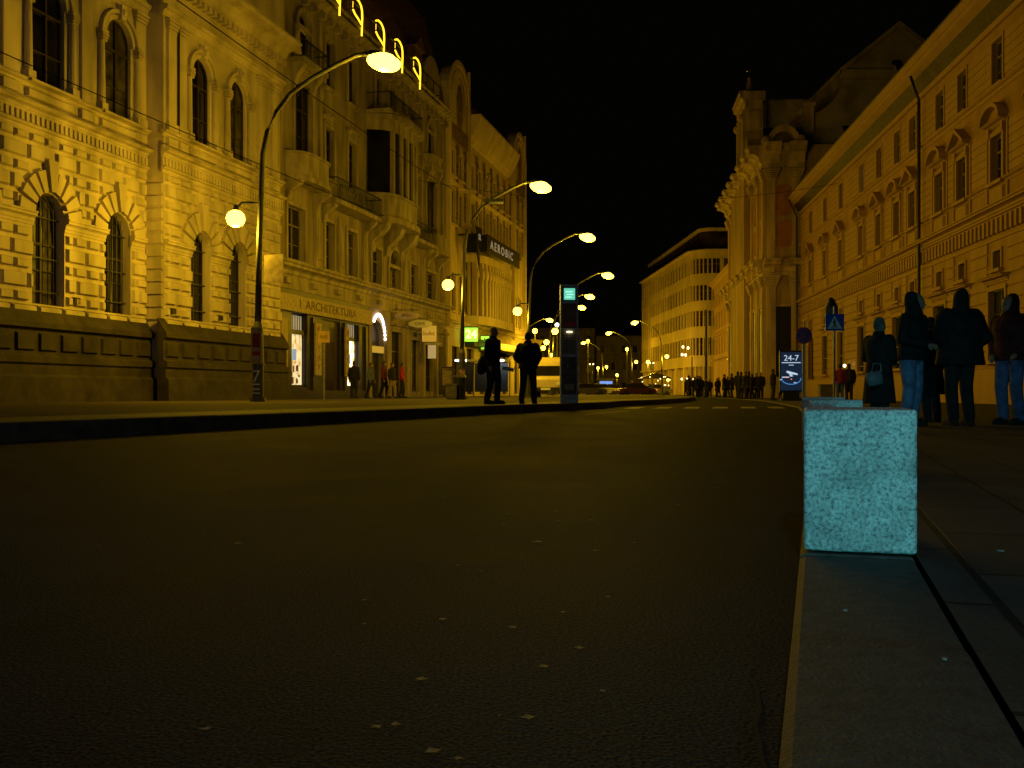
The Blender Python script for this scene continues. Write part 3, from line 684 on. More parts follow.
# rooftop neon lettering: tubes on a rail, traced as on the roof edge
sg = MB(); sg.box(U2(45), U2(63), -.72, -.66, 18.2, 18.25); sg.box(U2(45), U2(63), -.72, -.66, 19.3, 19.35)
for i in range(15): x = U2(45)+i*(U2(63)-U2(45))/14; sg.box(x-.02, x+.02, -.72, -.68, 18.2, 19.35); sg.box(x-.02, x+.02, -.7, .1, 18.8, 18.84)
sg.v = [(a, b, c+.3) for a, b, c in sg.v]
rail = sg.build('sign_frame', M_IRON, b2)
for Y in (46.9, 49.6, 52.6, 55.4, 58.4):
    x = U2(Y); q = MB()
    q.tube([(x-.62,-.8,19.42),(x-.3,-.8,19.55),(x+.1,-.8,19.55),(x+.42,-.8,19.42),(x+.55,-.8,19.2),(x+.58,-.8,18.85),(x+.52,-.8,18.35),(x+.5,-.8,17.95)], .05, 6)
    q.tube([(x+.5,-.8,18.5),(x+.1,-.8,18.62),(x-.35,-.8,18.72),(x-.62,-.8,18.85)], .05, 6); q.tube([(x-.62,-.8,19.25),(x-.64,-.8,18.95)], .018, 6)
    q.v = [(a, b, c+.3) for a, b, c in q.v]; q.build('neon_letter', E_NEON, rail)
# hanging signs
for Y, z_, rx in ((56.0, 4.75, .75), (58.2, 4.45, .72)):
    t = thing('oval_hanging_sign', 'oval hanging sign over the arched doorway' if Y < 57 else 'white oval hanging sign beside the lit square sign', 'sign', (AL+K*Y+1.0, Y, z_))
    q = MB(); q.M = Matrix.Rotation(R(0), 4, 'Z'); q.ell((0,0,0), rx, .06, .24, 20, 8); q.build('board', M_WHITE if Y > 57 else M_SIGNC, t)
    q = MB(); q.tube([(-1.2,0.02,.33),(.75,0.02,.33)], .02, 6); q.tube([(-.4,0.02,.33),(-.4,0.02,.15)], .015, 6); q.tube([(.4,0.02,.33),(.4,0.02,.15)], .015, 6); q.build('bracket', M_IRON, t)
    text('lettering', 'PIVO' if Y < 57 else 'CAFE', .26, M_TXT, t, (0, -.07, 0), ext=.003)
t = thing('lit_box_sign', 'lit yellow box sign with red lettering above the shop doors', 'sign', (AL+K*60+.95, 60, 3.5))
q = MB(); q.box(-.42, .42, -.1, .1, 0, .95); q.build('case', emi('yellow_lightbox', (.75,.45,.05), .45), t)
q = MB(); q.box(-.7,-.42,-.02,.02,.4,.45); q.box(-.9,-.7,-.1,.1,.3,.55); q.build('bracket', M_IRON, t)
text('lettering', 'bufet', .34, M_RED, t, (0,-.11,.48), ext=.004)
t = thing('small_lit_sign', 'smaller pale lit sign hanging just under the yellow box sign', 'sign', (AL+K*60+1.1, 60.2, 2.5))
q = MB(); q.box(-.24, .24, -.06, .06, 0, .8); q.build('case', emi('pale_lightbox', (.7,.55,.25), .38), t)
q = MB(); q.box(-.36, .5, -.08, .08, .82, .95); q.build('bracket', M_STEEL, t)

# ------------------------------------------------------------ BUILDING 3: hotel with two arched gables
loc3, rz = frame_of(66.4, AL, K, 1)
def U3(Y): return (Y-66.4)*S
b3 = thing('hotel_building', 'bright cream building with arched gables and coved eaves behind the second lamp', 'building', loc3, rz)
W3 = U3(89.0); G1 = U3(71.3); G2 = U3(84.6); H3 = 18.3
ops = []
for x0, x1, n in ((.6, G1-.5, 2), (G1+.5, G2-.5, 6), (G2+.4, W3-.5, 2)):
    for i in range(n):
        xc = x0+(i+.5)*(x1-x0)/n
        for za, zb in ((6.0, 8.6), (11.9, 14.2), (15.2, 17.0)): ops.append((xc-.5, xc+.5, za, zb, False))
q = MB(); wall(q, 0, W3, 4.8, H3, ops, .3)
for x in (0, W3): q.add([(x,0,4.8),(x,.4,4.8),(x,.4,H3),(x,0,H3)], [(0,1,2,3)])
q.box(.01, W3-.01, .3, 13, .1, H3-.01)
for xa, xb in ((0, G1), (G2, W3)):
    xc = (xa+xb)/2; r = (xb-xa)/2
    q.prism([(xa,H3),(xb,H3),(xb,20.6)]+[(xc+r*math.cos(PI*i/12), 20.6+2.3*math.sin(PI*i/12)) for i in range(1,12)]+[(xa,20.6)], -.2, .5, 'y')
q.build('wall', M_STUC3, b3)
for o in ops: window(b3, *o[:4], False, .25, 2, (.66,), fm=M_WHITEW)
q = MB(); q.prism([(.02,18.3),(-.1,18.35),(-.4,18.75),(-.8,19.5),(-1.05,20.1),(-1.05,20.25),(.02,20.25)], G1+.02, G2-1.2); q.build('coved_eaves', M_STUC3, b3)
q = MB(); q.prism([(-1.0,20.26),(1.5,22.3),(6,22.6),(13,20.2),(13,18.2),(.02,18.4)], G1+.03, G2-1.22); q.prism([(.6,18.2),(.6,20.3),(3,22),(6,22.4),(13,20),(13,18.2)], .6, W3-.5); q.build('roof', M_ROOF, b3)
q = MB()
for xa, xb in ((0, G1), (G2, W3)):
    xc = (xa+xb)/2; r = (xb-xa)/2
    archivolt(q, xc, 20.6, r-.28, r+.08, .1, 14, -.2); archivolt(q, xc, 20.6, r-.8, r-.6, .06, 14, -.2)
    for x in (xa+.15, xb-.15): q.box(x-.18, x+.18, -.32, .01, 4.9, 20.6); q.box(x-.06, x+.06, -.3, -.1, 20.6, 23.2 if x > xc else 21.5)
cornice(q, 0, W3, 14.5, 14.75, .25); cornice(q, 0, W3, 4.85, 5.3, .5)
for o in ops: surround(q, *o[:4], .13, .06)
q.build('stucco_trim', M_STUC3, b3)
q = MB()
for x0, x1, n in ((.6, G1-.5, 2), (G1+.5, G2-.5, 6), (G2+.4, W3-.5, 2)):
    for i in range(n+1):
        xc = x0+i*(x1-x0)/n; xc = min(max(xc, x0+.05), x1-.05)
        q = MB(); q.cham(xc-.3, xc+.3, -.07, .01, 16.3, 17.9, .05); q.ell((xc, -.07, 17.0), .22, .1, .4, 8, 6); q.cham(xc-.2, xc+.2, -.06, .01, 12.4, 16.4, .05)
        q.box(xc-.1, xc+.1, -.1, .01, 14.8, 16.4); q.build('stucco_ornament', M_ORN3, b3)
for xa, xb in ((0, G1), (G2, W3)):
    q = MB(); xc = (xa+xb)/2; q.ell((xc, -.22, 19.9), .7, .1, 1.7, 14, 8); q.cham(xa+.6, xb-.6, -.3, -.19, 17.4, 18.6, .06); q.build('gable_ornament', M_ORN3, b3)
q = MB(); curved(q, G1-.7, U3(82.0), 5.3, 5.9, 1.35, n=16); curved(q, G1-.6, U3(81.8), 9.7, 10.25, 1.3, n=16)
XX = curved(MB(), G1-.6, U3(81.8), 0, 1, 1.2, n=16)
for i in range(17):
    x, y = XX[i]; q.box(x-.2, x+.2, y, min(y+.4,.01), 5.9, 9.7); q.ell((x, y-.02, 8.9), .26, .12, .4, 8, 6)
ori = q.build('oriel', M_STUC3, b3)
q = MB()
for i in range(16):
    p, r_ = XX[i], XX[i+1]; q.add([(p[0],p[1]+.15,5.9),(r_[0],r_[1]+.15,5.9),(r_[0],r_[1]+.15,9.7),(p[0],p[1]+.15,9.7)], [(0,1,2,3)])
q.build('pane', mat('curtained_glass', (.13,.10,.05), .35, .5, 1.5), ori)
t = thing('balcony_sign', 'long dark sign board with pale letters along the hotel balcony', 'sign', loc3, rz)
q = MB(); q.box(G1-.9, U3(80.3), -1.75, -1.62, 10.3, 11.55); q.box(G1-.9, G1-.8, -1.62, -.2, 10.3, 11.5); q.build('board', M_BLACK, t)
q = MB(); q.box(-.12+G1-2.2, G1-1.0, -1.4, -1.3, 10.5, 11.9); q.prism([(G1-2.3,10.5),(G1-1.6,9.2),(G1-1.5,10.5)], -1.4, -1.3, 'y'); q.box(G1-2.2, G1-2.1, -1.32, -.01, 11.3, 11.4); q.build('side_board', M_BLACK, t)
text('lettering', 'AEROBIC', .85, emi('dim_sign_letters', (.8,.72,.5), .16), t, (U3(74.6), -1.77, 10.9), sx=1.5, ext=.01, bold=.012, spacing=1.45)
text('lettering', 'SK', .6, MATS['dim_sign_letters'], t, (G1-1.65, -1.42, 11.2), ext=.01)
gf = MB(); cut = [(U3(Y)-.9, U3(Y)+.9, .3, 3.6, False) for Y in (68.6, 72.2, 75.6, 79, 82.4, 86.5)]
wall(gf, 0, W3, .1, 4.8, cut, .35, -.02); gf.build('ground_floor_wall', M_STUC3, b3)
for o in cut: window(b3, *o[:4], False, .3, 2, (.72,), name='shop_window', fm=M_SHOPD)
q = MB(); q.box(G1-.5, W3-.2, -.7, -.03, 3.75, 4.3); q.build('canopy', M_SHOPD, b3)
for i, Y in enumerate((69.6, 73.9)):
    t = thing('green_sign', ('left' if i == 0 else 'right')+'-hand glowing green box sign '+('beside the second lamp pole' if i == 0 else 'behind the standing man with the bag'), 'sign', (AL+K*Y+.8, Y, 4.0-.35*i))
    q = MB(); q.box(-.45-.02*i, .45, -.12, .12, 0, .95); q.build('case', E_GREEN, t)
    q = MB(); q.box(-.5,.5,-.16,.16,.95,1.02); q.box(-.95,-.5,-.03,.03,.5,.56); q.build('frame', M_IRON, t)
    text('lettering', '24' if i == 0 else 'H', .8, emi('green_letters', (.75,.95,.25), 2.6) if i == 0 else M_IRON, t, (0,-.13,.47), ext=.01, bold=.02)
t = thing('flagpole', 'thin slanting flagpole with ball tip on the hotel facade', 'flagpole', (AL+K*72, 72, 11.5))
q = MB(); q.tube([(.2,0,0),(1.4,-.5,4.4)], [.05,.035], 8); q.build('pole', M_STEEL, t); q = MB(); q.ell((1.4,-.5,4.5), .12,.12,.12); q.build('ball', M_STEEL, t, True)
# row behind, beyond the hotel, standing back from the street
def plain_block(name, label, x0, x1, y0, dep, z1, m, storeys, rzv=0, lit=None, roofh=2.5, nb=None, wsz=(1.0,1.7), gf=True):
    t = thing(name, label, 'building', (x0, y0, 0), rzv); Wp = x1-x0; nb = nb or int(Wp/2.6); ops = []
    for k in range(storeys):
        z0 = 1.2+k*(z1-1.5)/storeys if k or not gf else .6
        for i in range(nb):
            xc = (i+.5)*Wp/nb; ops.append((xc-wsz[0]/2, xc+wsz[0]/2, z0+.4, z0+.4+wsz[1], False))
    q = MB(); wall(q, 0, Wp, .05, z1, ops, .25); q.box(.01, Wp-.01, .25, dep, .05, z1-.01)
    for x in (0, Wp): q.add([(x,0,.05),(x,.3,.05),(x,.3,z1),(x,0,z1)], [(0,1,2,3)])
    q.build('wall', m, t)
    for j, o in enumerate(ops): window(t, *o[:4], False, .22, 2, (.66,), fm=M_WHITEW, pane=(lit[1] if lit and j in lit[0] else None))
    q = MB()
    for o in ops: surround(q, *o[:4], .12, .05)
    cornice(q, -.05, Wp+.05, z1-.5, z1+.02, .5)
    for k in range(1, storeys): cornice(q, 0, Wp, 1.2+k*(z1-1.5)/storeys-.25, 1.2+k*(z1-1.5)/storeys, .2)
    q.build('stucco_trim', m, t)
    q = MB(); q.prism([(-.4,z1+.04),(dep*.5,z1+roofh),(dep+.2,z1+.04)], -.1, Wp+.1); q.build('roof', M_ROOF, t)
    return t
plain_block('terrace_building', 'distant dim four-storey building closing the left side of the square', 3.0, 19.5, 236, 12, 15.5, M_STUC2, 4)
plain_block('corner_building', 'distant dim building right of the far row, behind the far lamps', 19.6, 40, 232, 12, 13.5, M_STUC2, 3, nb=8)
plain_block('side_street_building', 'dark building low beyond the bright hotel, behind the cluster of lamps', 1.2, 7.5, 150, 10, 8.5, M_STUC3, 2, R(58), wsz=(1.1,1.9))

# ------------------------------------------------------------ RIGHT: ochre palace
KR = .103; SR = math.sqrt(1+KR*KR); AR = 13.6; YF = 73.5
loc4, rz4 = frame_of(YF, AR, KR, -1)
def V(Y): return (YF-Y)*SR
pal = thing('ochre_palace', 'long ochre palace with pedimented windows on the right', 'building', loc4, rz4)
WP = V(22.0); HP = 14.6
bays = [69.3, 64.6, 60.1, 55.1, 51.4, 48.1, 45.6, 41.8, 39.1, 35.5, 31.6, 28.2, 24.8]
ops = []
for Y in bays:
    x = V(Y)
    ops += [(x-.5, x+.5, 11.4, 13.0, False), (x-.52, x+.52, 7.95, 9.6, False), (x-.36, x+.36, 4.85, 5.5, False)]
    ops.append((x-.75, x+.75, 1.6, 4.1, False) if Y < 68 else (x-1.1, x+1.1, .1, 4.3, True))
q = MB(); wall(q, 0, WP, .05, HP, ops, .3); q.box(.01, WP, .3, 14, .05, HP-.01)
q.add([(0,0,.05),(0,.35,.05),(0,.35,HP),(0,0,HP)], [(0,1,2,3)])
q.build('wall', M_PAL, pal)
for i, o in enumerate(ops):
    k = i % 4; bi = i//4
    lit = E_PALEW if (k == 0 and bi == 3) else None
    if k == 3 and bays[bi] > 68:
        d_ = MB(); d_.box(o[0], o[1], .25, .29, .1, 4.3); d_.build('gate', M_SHOPD, pal); continue
    f = window(pal, *o[:4], False, .25, 2, (.66,) if k != 2 else (), fm=M_WHITEW if k < 3 else M_WOOD, pane=lit, bars=(k == 3))
    if lit: f['label'] = 'lit top-floor window'
q = MB()
for n_, Y in enumerate(bays):
    x = V(Y)
    surround(q, x-.5, x+.5, 11.4, 13.0, .1, .05); surround(q, x-.52, x+.52, 7.95, 9.6, .16, .09); surround(q, x-.36, x+.36, 4.85, 5.5, .1, .06)
    q.box(x-.72, x-.56, -.14, .01, 9.6, 9.95); q.box(x+.56, x+.72, -.14, .01, 9.6, 9.95); cornice(q, x-.85, x+.85, 9.9, 10.08, .32)
    if n_ % 2 == 0:                                 # triangular / segmental pediment
        q.prism([(x-.88,10.08),(x,10.62),(x,10.78),(x-.98,10.14)], -.36, .01, 'y'); q.prism([(x+.88,10.08),(x,10.62),(x,10.78),(x+.98,10.14)], -.36, .01, 'y')
        q.prism([(x-.86,10.09),(x+.86,10.09),(x,10.62)], -.08, .01, 'y')
    else:
        A = [(x-.95*math.cos(PI*i/10), 10.1+.62*math.sin(PI*i/10)) for i in range(11)]; B = [(x-.82*math.cos(PI*i/10), 10.09+.48*math.sin(PI*i/10)) for i in range(11)]
        for i in range(10): q.prism([A[i],A[i+1],B[i+1],B[i]], -.36, .01, 'y')
        q.prism(B, -.08, .01, 'y')
    q.cham(x-.62, x+.62, -.09, .01, 7.2, 7.75, .04)
    if Y < 68: surround(q, x-.75, x+.75, 1.6, 4.1, .16, .08); cornice(q, x-1.1, x+1.1, 4.35, 4.6, .35)
    for s_ in (-1,1): q.box(x+s_*.95-.05, x+s_*.95+.05, -.06, .01, 7.15, 10.0)
cornice(q, -.02, WP, 6.75, 7.1, .42); cornice(q, -.02, WP, 7.8, 7.95, .2); cornice(q, -.02, WP, 11.1, 11.32, .2)
dentils(q, .1, WP-.1, 6.1, 6.65, .13, .42, .2); q.box(0, WP, -.05, .01, 5.88, 5.98)
z = 1.5
while z < 5.9:                                      # horizontal joints drawn by raised courses
    xs = [0.0]+[v for Y in sorted(bays, reverse=True) for v in (V(Y)-.95, V(Y)+.95)]+[WP]
    for i in range(0, len(xs), 2):
        if xs[i+1]-xs[i] > .1: q.box(xs[i], xs[i+1], -.045, .01, z+.03, z+.40)
    z += .44
for zc in [11.55+.3*i for i in range(5)]+[8.1+.3*i for i in range(6)]:
    xs = [0.0]+[v for Y in sorted(bays, reverse=True) for v in (V(Y)-(.66 if zc > 11 else 1.03), V(Y)+(.66 if zc > 11 else 1.03))]+[WP]
    for i in range(0, len(xs), 2):
        if xs[i+1]-xs[i] > .1: q.box(xs[i], xs[i+1], -.03, .01, zc+.02, zc+.28)
q.prism([(.02,.05),(-.22,.05),(-.22,1.15),(-.12,1.3),(.02,1.35)], 2.4*1, WP)
q.build('stucco_trim', M_PALT, pal)
q = MB(); q.prism([(.02,13.45),(-.12,13.45),(-.12,13.56),(-.07,13.57),(-.07,13.95),(-.2,13.97),(-.22,14.08),(-.34,14.18),(-.72,14.36),(-.76,14.40),(-.76,14.5),(-.82,14.52),(-.86,14.82),(.02,14.86)], -.3, WP); q.build('cornice', M_PALT, pal)
q = MB(); q.prism([(-.88,14.88),(6.5,17.6),(14,14.6),(14,13.2),(.3,13.2)], -.2, WP); rf = q.build('roof', M_ROOF, pal)
for Y in (64, 52, 41.5, 33):
    q = MB(); x = V(Y); q.box(x-.5, x+.5, 1.0, 4, 15.3, 16.9); q.prism([(x-.65,16.9),(x,17.5),(x+.65,16.9)], .9, 5, 'y'); q.build('dormer', M_ROOF, rf)
for Y, zt in ((43.9, 14.6), (73.1, 14.9)):
    q = MB(); x = V(Y); q.tube([(x+.5,-.75,14.2),(x,-.25,13.3),(x,-.25,0.1)] if Y < 70 else [(x,-.9,14.6),(x,-.3,13.3),(x,-.3,.1)], .075, 8); q.build('downpipe', M_IRON, pal)
q = MB(); x = V(73.0); 
for i, Y in enumerate((57.9, 56.8)):
    q = MB(); q.ell((V(Y), -.3, 2.0), .09,.09,.10); q.build('wall_light', E_BULB, pal)

# ------------------------------------------------------------ church
KC = .103; AC = 11.08
locc, rzc = frame_of(97.0, AC, KC, -1)
def VC(Y): return (97.0-Y)*SR
chu = thing('baroque_church', 'baroque church with stepped gable and orange panels beyond the palace', 'church', locc, rzc)
WC_ = VC(74.0)
q = MB(); q.box(0, WC_, 0, 14, .05, 18.7); q.box(VC(91), VC(82), -.5, 3.0, .05, 18.7)
q.build('wall', M_CHU, chu)
def church_face(mb, om, pn, W_, y, n):
    step = W_/n
    for i in range(n+1):
        x = min(max(i*step, .45), W_-.45)
        mb.box(x-.33, x+.33, y-.16, y+.01, .05, 9.0); mb.box(x-.5, x+.5, y-.35, y+.01, .05, 1.6)
        for q_ in range(5): mb.box(x-.42-.05*q_, x+.42+.05*q_, y-.28-.05*q_, y+.01, 8.3+.15*q_, 8.42+.15*q_)
        mb.box(x-.30, x+.30, y-.14, y+.01, 10.3, 17.0)
        for q_ in range(5): mb.box(x-.38-.05*q_, x+.38+.05*q_, y-.25-.05*q_, y+.01, 16.2+.15*q_, 16.32+.15*q_)
        cornice(mb, x-.6, x+.6, 9.05, 10.25, 1.05, y=y); cornice(mb, x-.6, x+.6, 17.0, 18.7, 1.35, y=y)
        mb.box(x-.2, x+.2, y-.5, y, 9.3, 9.7)
    cornice(mb, -.05, W_+.05, 9.1, 10.2, .8, y=y); cornice(mb, -.05, W_+.05, 17.1, 18.65, 1.05, y=y)
    for i in range(n):
        xc = (i+.5)*step; hw = min(step/2-.75, .62)
        for za, zb in ((11.2, 13.1), (13.5, 15.8)):
            om = MB(); om.M = mb.M; om.prism([(xc+hw*math.copysign(abs(math.cos(t))**.6, math.cos(t)), (za+zb)/2+(zb-za)/2*math.copysign(abs(math.sin(t))**.45, math.sin(t))) for t in [2*PI*k/24 for k in range(24)]], y-.06, y+.01, 'y'); om.build('orange_panel', M_CHO, chu)
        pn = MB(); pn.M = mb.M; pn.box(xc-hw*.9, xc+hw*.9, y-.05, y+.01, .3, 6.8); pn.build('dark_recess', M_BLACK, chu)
        surround(mb, xc-hw*.95, xc+hw*.95, .3, 6.8, .16, .12, False, y=y)
q = MB(); om = MB(); pn = MB()
church_face(q, om, pn, WC_, 0, 7)
Ms = Matrix.Translation((WC_, 0, 0)) @ Matrix.Rotation(R(90), 4, 'Z')
for k in (q, om, pn): k.M = Ms
church_face(q, om, pn, 2.7, 0, 1)
q.M = om.M = pn.M = None
# attic volutes, central gable
x0, x1 = VC(88.5), VC(84.0)
q.prism([(x0-4.5,18.7),(x1+4.5,18.7),(x1+4.4,19.3),(x1+2.6,19.6),(x1+1.4,20.6),(x1+.5,21.6),(x1+.1,22.4),(x1,25.0),(x0,25.0),(x0-.1,22.4),(x0-.5,21.6),(x0-1.6,20.4),(x0-2.6,19.6),(x0-4.4,19.3)], -.1, 1.3, 'y')
cornice(q, x0-.3, x1+.3, 24.2, 25.7, .55, y=-.1); q.box(x0-.2, x1+.25, -.12, 1.5, 25.0, 25.68); q.box(x1-.02, x1+.22, .1, 1.1, 22.6, 24.0)
for x in (x0+.35, x1-.35): q.box(x-.3, x+.3, -.35, -.1, 19.0, 24.2); q.ell((x,-.4,23.6), .35,.25,.35, 8, 6)
A = [(0.1+2.5*(1-math.cos(PI*i/10))/2, 18.7+1.5*math.sin(PI*i/10)) for i in range(11)]; q.M = Ms
B = [(.45+1.8*(1-math.cos(PI*i/10))/2, 18.7+1.0*math.sin(PI*i/10)) for i in range(11)]
for i in range(10): q.prism([A[i],A[i+1],B[i+1],B[i]], -.2, .5, 'y')
q.ell((.1,-.1,19.0), .4,.4,.45,8,6); q.ell((2.6,-.1,19.0), .4,.4,.45,8,6); q.M = None
q.build('stone_trim', M_CHT, chu)
stt = MB(); xs_ = (x0+x1)/2; stt.M = Matrix.Translation((0,0.5,25.7)) @ Matrix.Scale(.62,4) @ Matrix.Translation((0,0,-26)) @ Matrix.Translation((xs_/.62-xs_,0,0))
stt.stack([(xs_,0,26,.8,.8),(xs_,0,26.4,.5,.5),(xs_,0,26.6,.7,.6),(xs_,0,27.6,.45,.4),(xs_,0,28.2,.5,.35),(xs_,0,28.5,.2,.2),(xs_,0,28.8,.28,.28),(xs_,0,29.1,.1,.1)], 12)
so_ = stt.build('roof_statue', M_CHT, chu, True)
q = MB(); q.M = stt.M; q.ell((xs_, -.3, 30.0), .16,.16,.18); q.build('gilded_star', mat('gilding', (.8,.6,.25), .3, metal=.9), so_)
q = MB(); q.M = stt.M; q.tube([(xs_+1.3*math.cos(2*PI*i/20), 0, 28.6+1.5*math.sin(2*PI*i/20)) for i in range(21)], .03, 5); q.tube([(xs_,0,29.0),(xs_,0,30.1)], .03, 5); q.build('halo_ring', M_IRON, so_)
# body of the church behind, its gabled flank wall towards the camera
nv = MB(); Yn = 75.6
def PX(px, y, Y): return ((px-512)/1000*Y, .48+(392-y)/1000*Y)
out = [PX(*p, Yn) for p in ((797,396),(797,131),(802,131),(802,108),(812,108),(813,113),(820,111),(830,104),(838,94),(842,84),(842,72),(898,28),(957,72),(957,396))]
nvt = thing('church_nave', 'dark grey gabled church flank rising above the palace roof', 'church', (0, Yn, 0), 0)
nv.prism(out, 0, 9, 'y'); nv.build('wall', M_GREYW, nvt)
nt = MB()
for a, b, h_ in (((795,131),(806,127),.2),((840,75),(957,71),.35)):
    (xa, za), (xb, zb) = PX(*a, Yn), PX(*b, Yn); nt.box(xa, xb, -.3, .02, za-h_, za+h_); nt.build('gable_trim', M_GREYW, nvt); nt = MB()
(xa, za), (xb, zb), (xc, zc) = PX(840,74,Yn), PX(898,27,Yn), PX(959,74,Yn)
nt.prism([(xa,za),(xb,zb-.05),(xc,zc),(xc,zc+.4),(xb,zb+.35),(xa,za+.4)], -.35, 9.1, 'y'); nt.build('gable_coping', M_GREYW, nvt)
(xo, zo) = PX(897,63,Yn); q = MB(); q.ell((xo,-.02,zo), .42,.05,.26,16,6); q.build('oval_window', M_BLACK, nvt)
(xa, za), (xb, zb) = PX(805,108,Yn), PX(813,120,Yn)
q = MB(); q.box(xa, xb, -.25, .02, zb-1.0, za+.1); q.box(xa-.1, xb+.1, -.35, .02, za+.1, za+.35); q.build('pier', M_CHT, nvt)
q = MB(); q.box(21.9, 33, 10.5, 18, .05, 25.6); q.prism([(10.3, 25.65),(14.2,26.3),(18.2,25.65)], 21.7, 33.2); q.build('transept', M_GREYW, nvt)
q = MB()
for i in range(3): x = 22.4+i*3.4; q.box(x-.9, x+.9, 10.42, 10.52, 20.2, 23.2)
q.build('clerestory_window', M_BLACK, nvt)

# ------------------------------------------------------------ buildings beyond the church
locs, rzs = frame_of(138, AR, KR, -1)
t = thing('yellow_town_house', 'narrow yellow town house between the church and the round-cornered block', 'building', locs, rzs)
WS = (138-98)*SR; ops = []
for i in range(12):
    x = 1.5+i*3.25
    for za, zb in ((5.6,7.6),(8.9,10.9),(12.0,13.7)): ops.append((x-.55, x+.55, za, zb, False))
q = MB(); wall(q, 0, WS, .05, 15.1, ops, .3); q.box(.01, WS-.01, .3, 12, .05, 15.0); q.add([(WS,0,.05),(WS,.35,.05),(WS,.35,15.1),(WS,0,15.1)], [(0,1,2,3)]); q.build('wall', M_PAL, t)
for o in ops: window(t, *o[:4], False, .25, 2, (.66,), fm=M_WHITEW)
q = MB()
for o in ops: surround(q, *o[:4], .12, .06)
cornice(q, 0, WS, 14.6, 15.2, .7); cornice(q, 0, WS, 4.5, 4.8, .5); cornice(q, 0, WS, 8.1, 8.35, .3); dentils(q, 0, WS, 7.75, 8.1, .25, .8, .3)
q.build('stucco_trim', M_PALT, t)
q = MB(); q.prism([(-.6,15.22),(5,18),(12,15.1),(.3,15.1)], 0, WS); q.build('roof', M_ROOF, t)
q = MB(); q.box(WS-9, WS-.3, -1.6, -.02, 3.9, 4.1); q.build('awning', M_SHOPD, t)

t = thing('round_corner_block', 'five-storey block with a rounded corner and long window bands', 'building', (28, 150, 0), 0)
def path(off):                                      # plan of the facade, moved outwards by off
    P = [(25.0, 192), (26.6-off*0, 151)]; r = 3.2; cx, cy = 26.6+r, 150.5; out = [(24.9-off, 192)]
    for i in range(9):
        a = PI+PI/2*i/8; out.append((cx+(r+off)*math.cos(a), cy+(r+off)*math.sin(a)))
    out.append((48, 147.3-off)); return [(x-28, y-150) for x, y in out]
def band(mb, z0, z1, off, th=.3):
    A, B = path(off), path(off-th); n = len(A)
    for i in range(n-1):
        a, b, c, d = A[i], A[i+1], B[i+1], B[i]
        mb.add([(*a,z0),(*b,z0),(*c,z0),(*d,z0),(*a,z1),(*b,z1),(*c,z1),(*d,z1)], [(0,3,2,1),(4,5,6,7),(0,1,5,4),(2,3,7,6)])
q = MB()
for z0, z1 in ((4.4,5.9),(8.5,10.2),(12.5,14.0),(16.3,18.0),(20.2,21.3)): band(q, z0, z1, .0)
band(q, 21.3, 21.5, .5, .9); band(q, 24.4, 24.9, -1.2, .8); band(q, 4.2, 4.42, .25, .6)
band(q, .05, 4.3, -.6, .2); A = path(-.12); B = path(-.5)
def piers(mb, z0, z1, off, step, wd):
    A = path(off)
    for i in range(len(A)-1):
        a, b = Vector(A[i]), Vector(A[i+1]); L = (b-a).length; n = max(1, int(L/step)); tt = (b-a).normalized(); nn = Vector((tt.y, -tt.x))
        for j in range(n):
            c = a+tt*(j+.5)*L/n; ww = min(wd, L*.3)
            P = [c-tt*ww/2, c+tt*ww/2, c+tt*ww/2-nn*.25*-1, c-tt*ww/2-nn*.25*-1]
            mb.prism([(p.x, p.y) for p in P], z0, z1, 'z')
for z0, z1 in ((5.9,8.5),(10.2,12.5),(14.0,16.3),(18.0,20.2)): piers(q, z0-.01, z1+.01, -.15, 2.1, .55)
piers(q, .05, 4.2, -.1, 5.5, .8); q.build('wall', M_MOD, t)
q = MB(); band(q, 4.3, 21.2, -.42, .1); band(q, 21.5, 24.4, -1.4, .1); q.build('window_band', mat('reflective_window_band', (.05,.03,.02), .25, .6, .5, spec=.5), t)
q = MB(); 
for i in range(13): zz = 0
for z0, z1 in ((5.9,8.5),(10.2,12.5),(14.0,16.3),(18.0,20.2)): band(q, (z0+z1)/2+.25, (z0+z1)/2+.37, -.36, .05); piers(q, z0, z1, -.34, .7, .07)
q.build('window_frames', M_WHITEW, t)
P = path(-.9); q = MB(); q.prism([(p[0], p[1]) for p in P]+[(20, 42)], .05, 21.4, 'z'); P = path(-2.6); q.prism([(p[0], p[1]) for p in P]+[(20, 42)], 21.4, 25.0, 'z'); q.build('core', M_ROOF, t)
for px, y, Y in ((679,348,150),(684,349,150),(676,356,152),(681,356,150.5)):
    q = MB(); q.ell(((px-512)/1000*Y-28, 149.0-150+(-2.5), .48+(392-y)*Y/1000), .17,.17,.22,10,6); q.build('lantern', E_BULB, t)
for px in (680.5, 685.5, 691):
    q = MB(); q.ell(((px-512)/1000*147.5-28, -3.6, .48+12.8*.1475), .14,.14,.18,8,6); q.build('entrance_light', E_BULB, t)

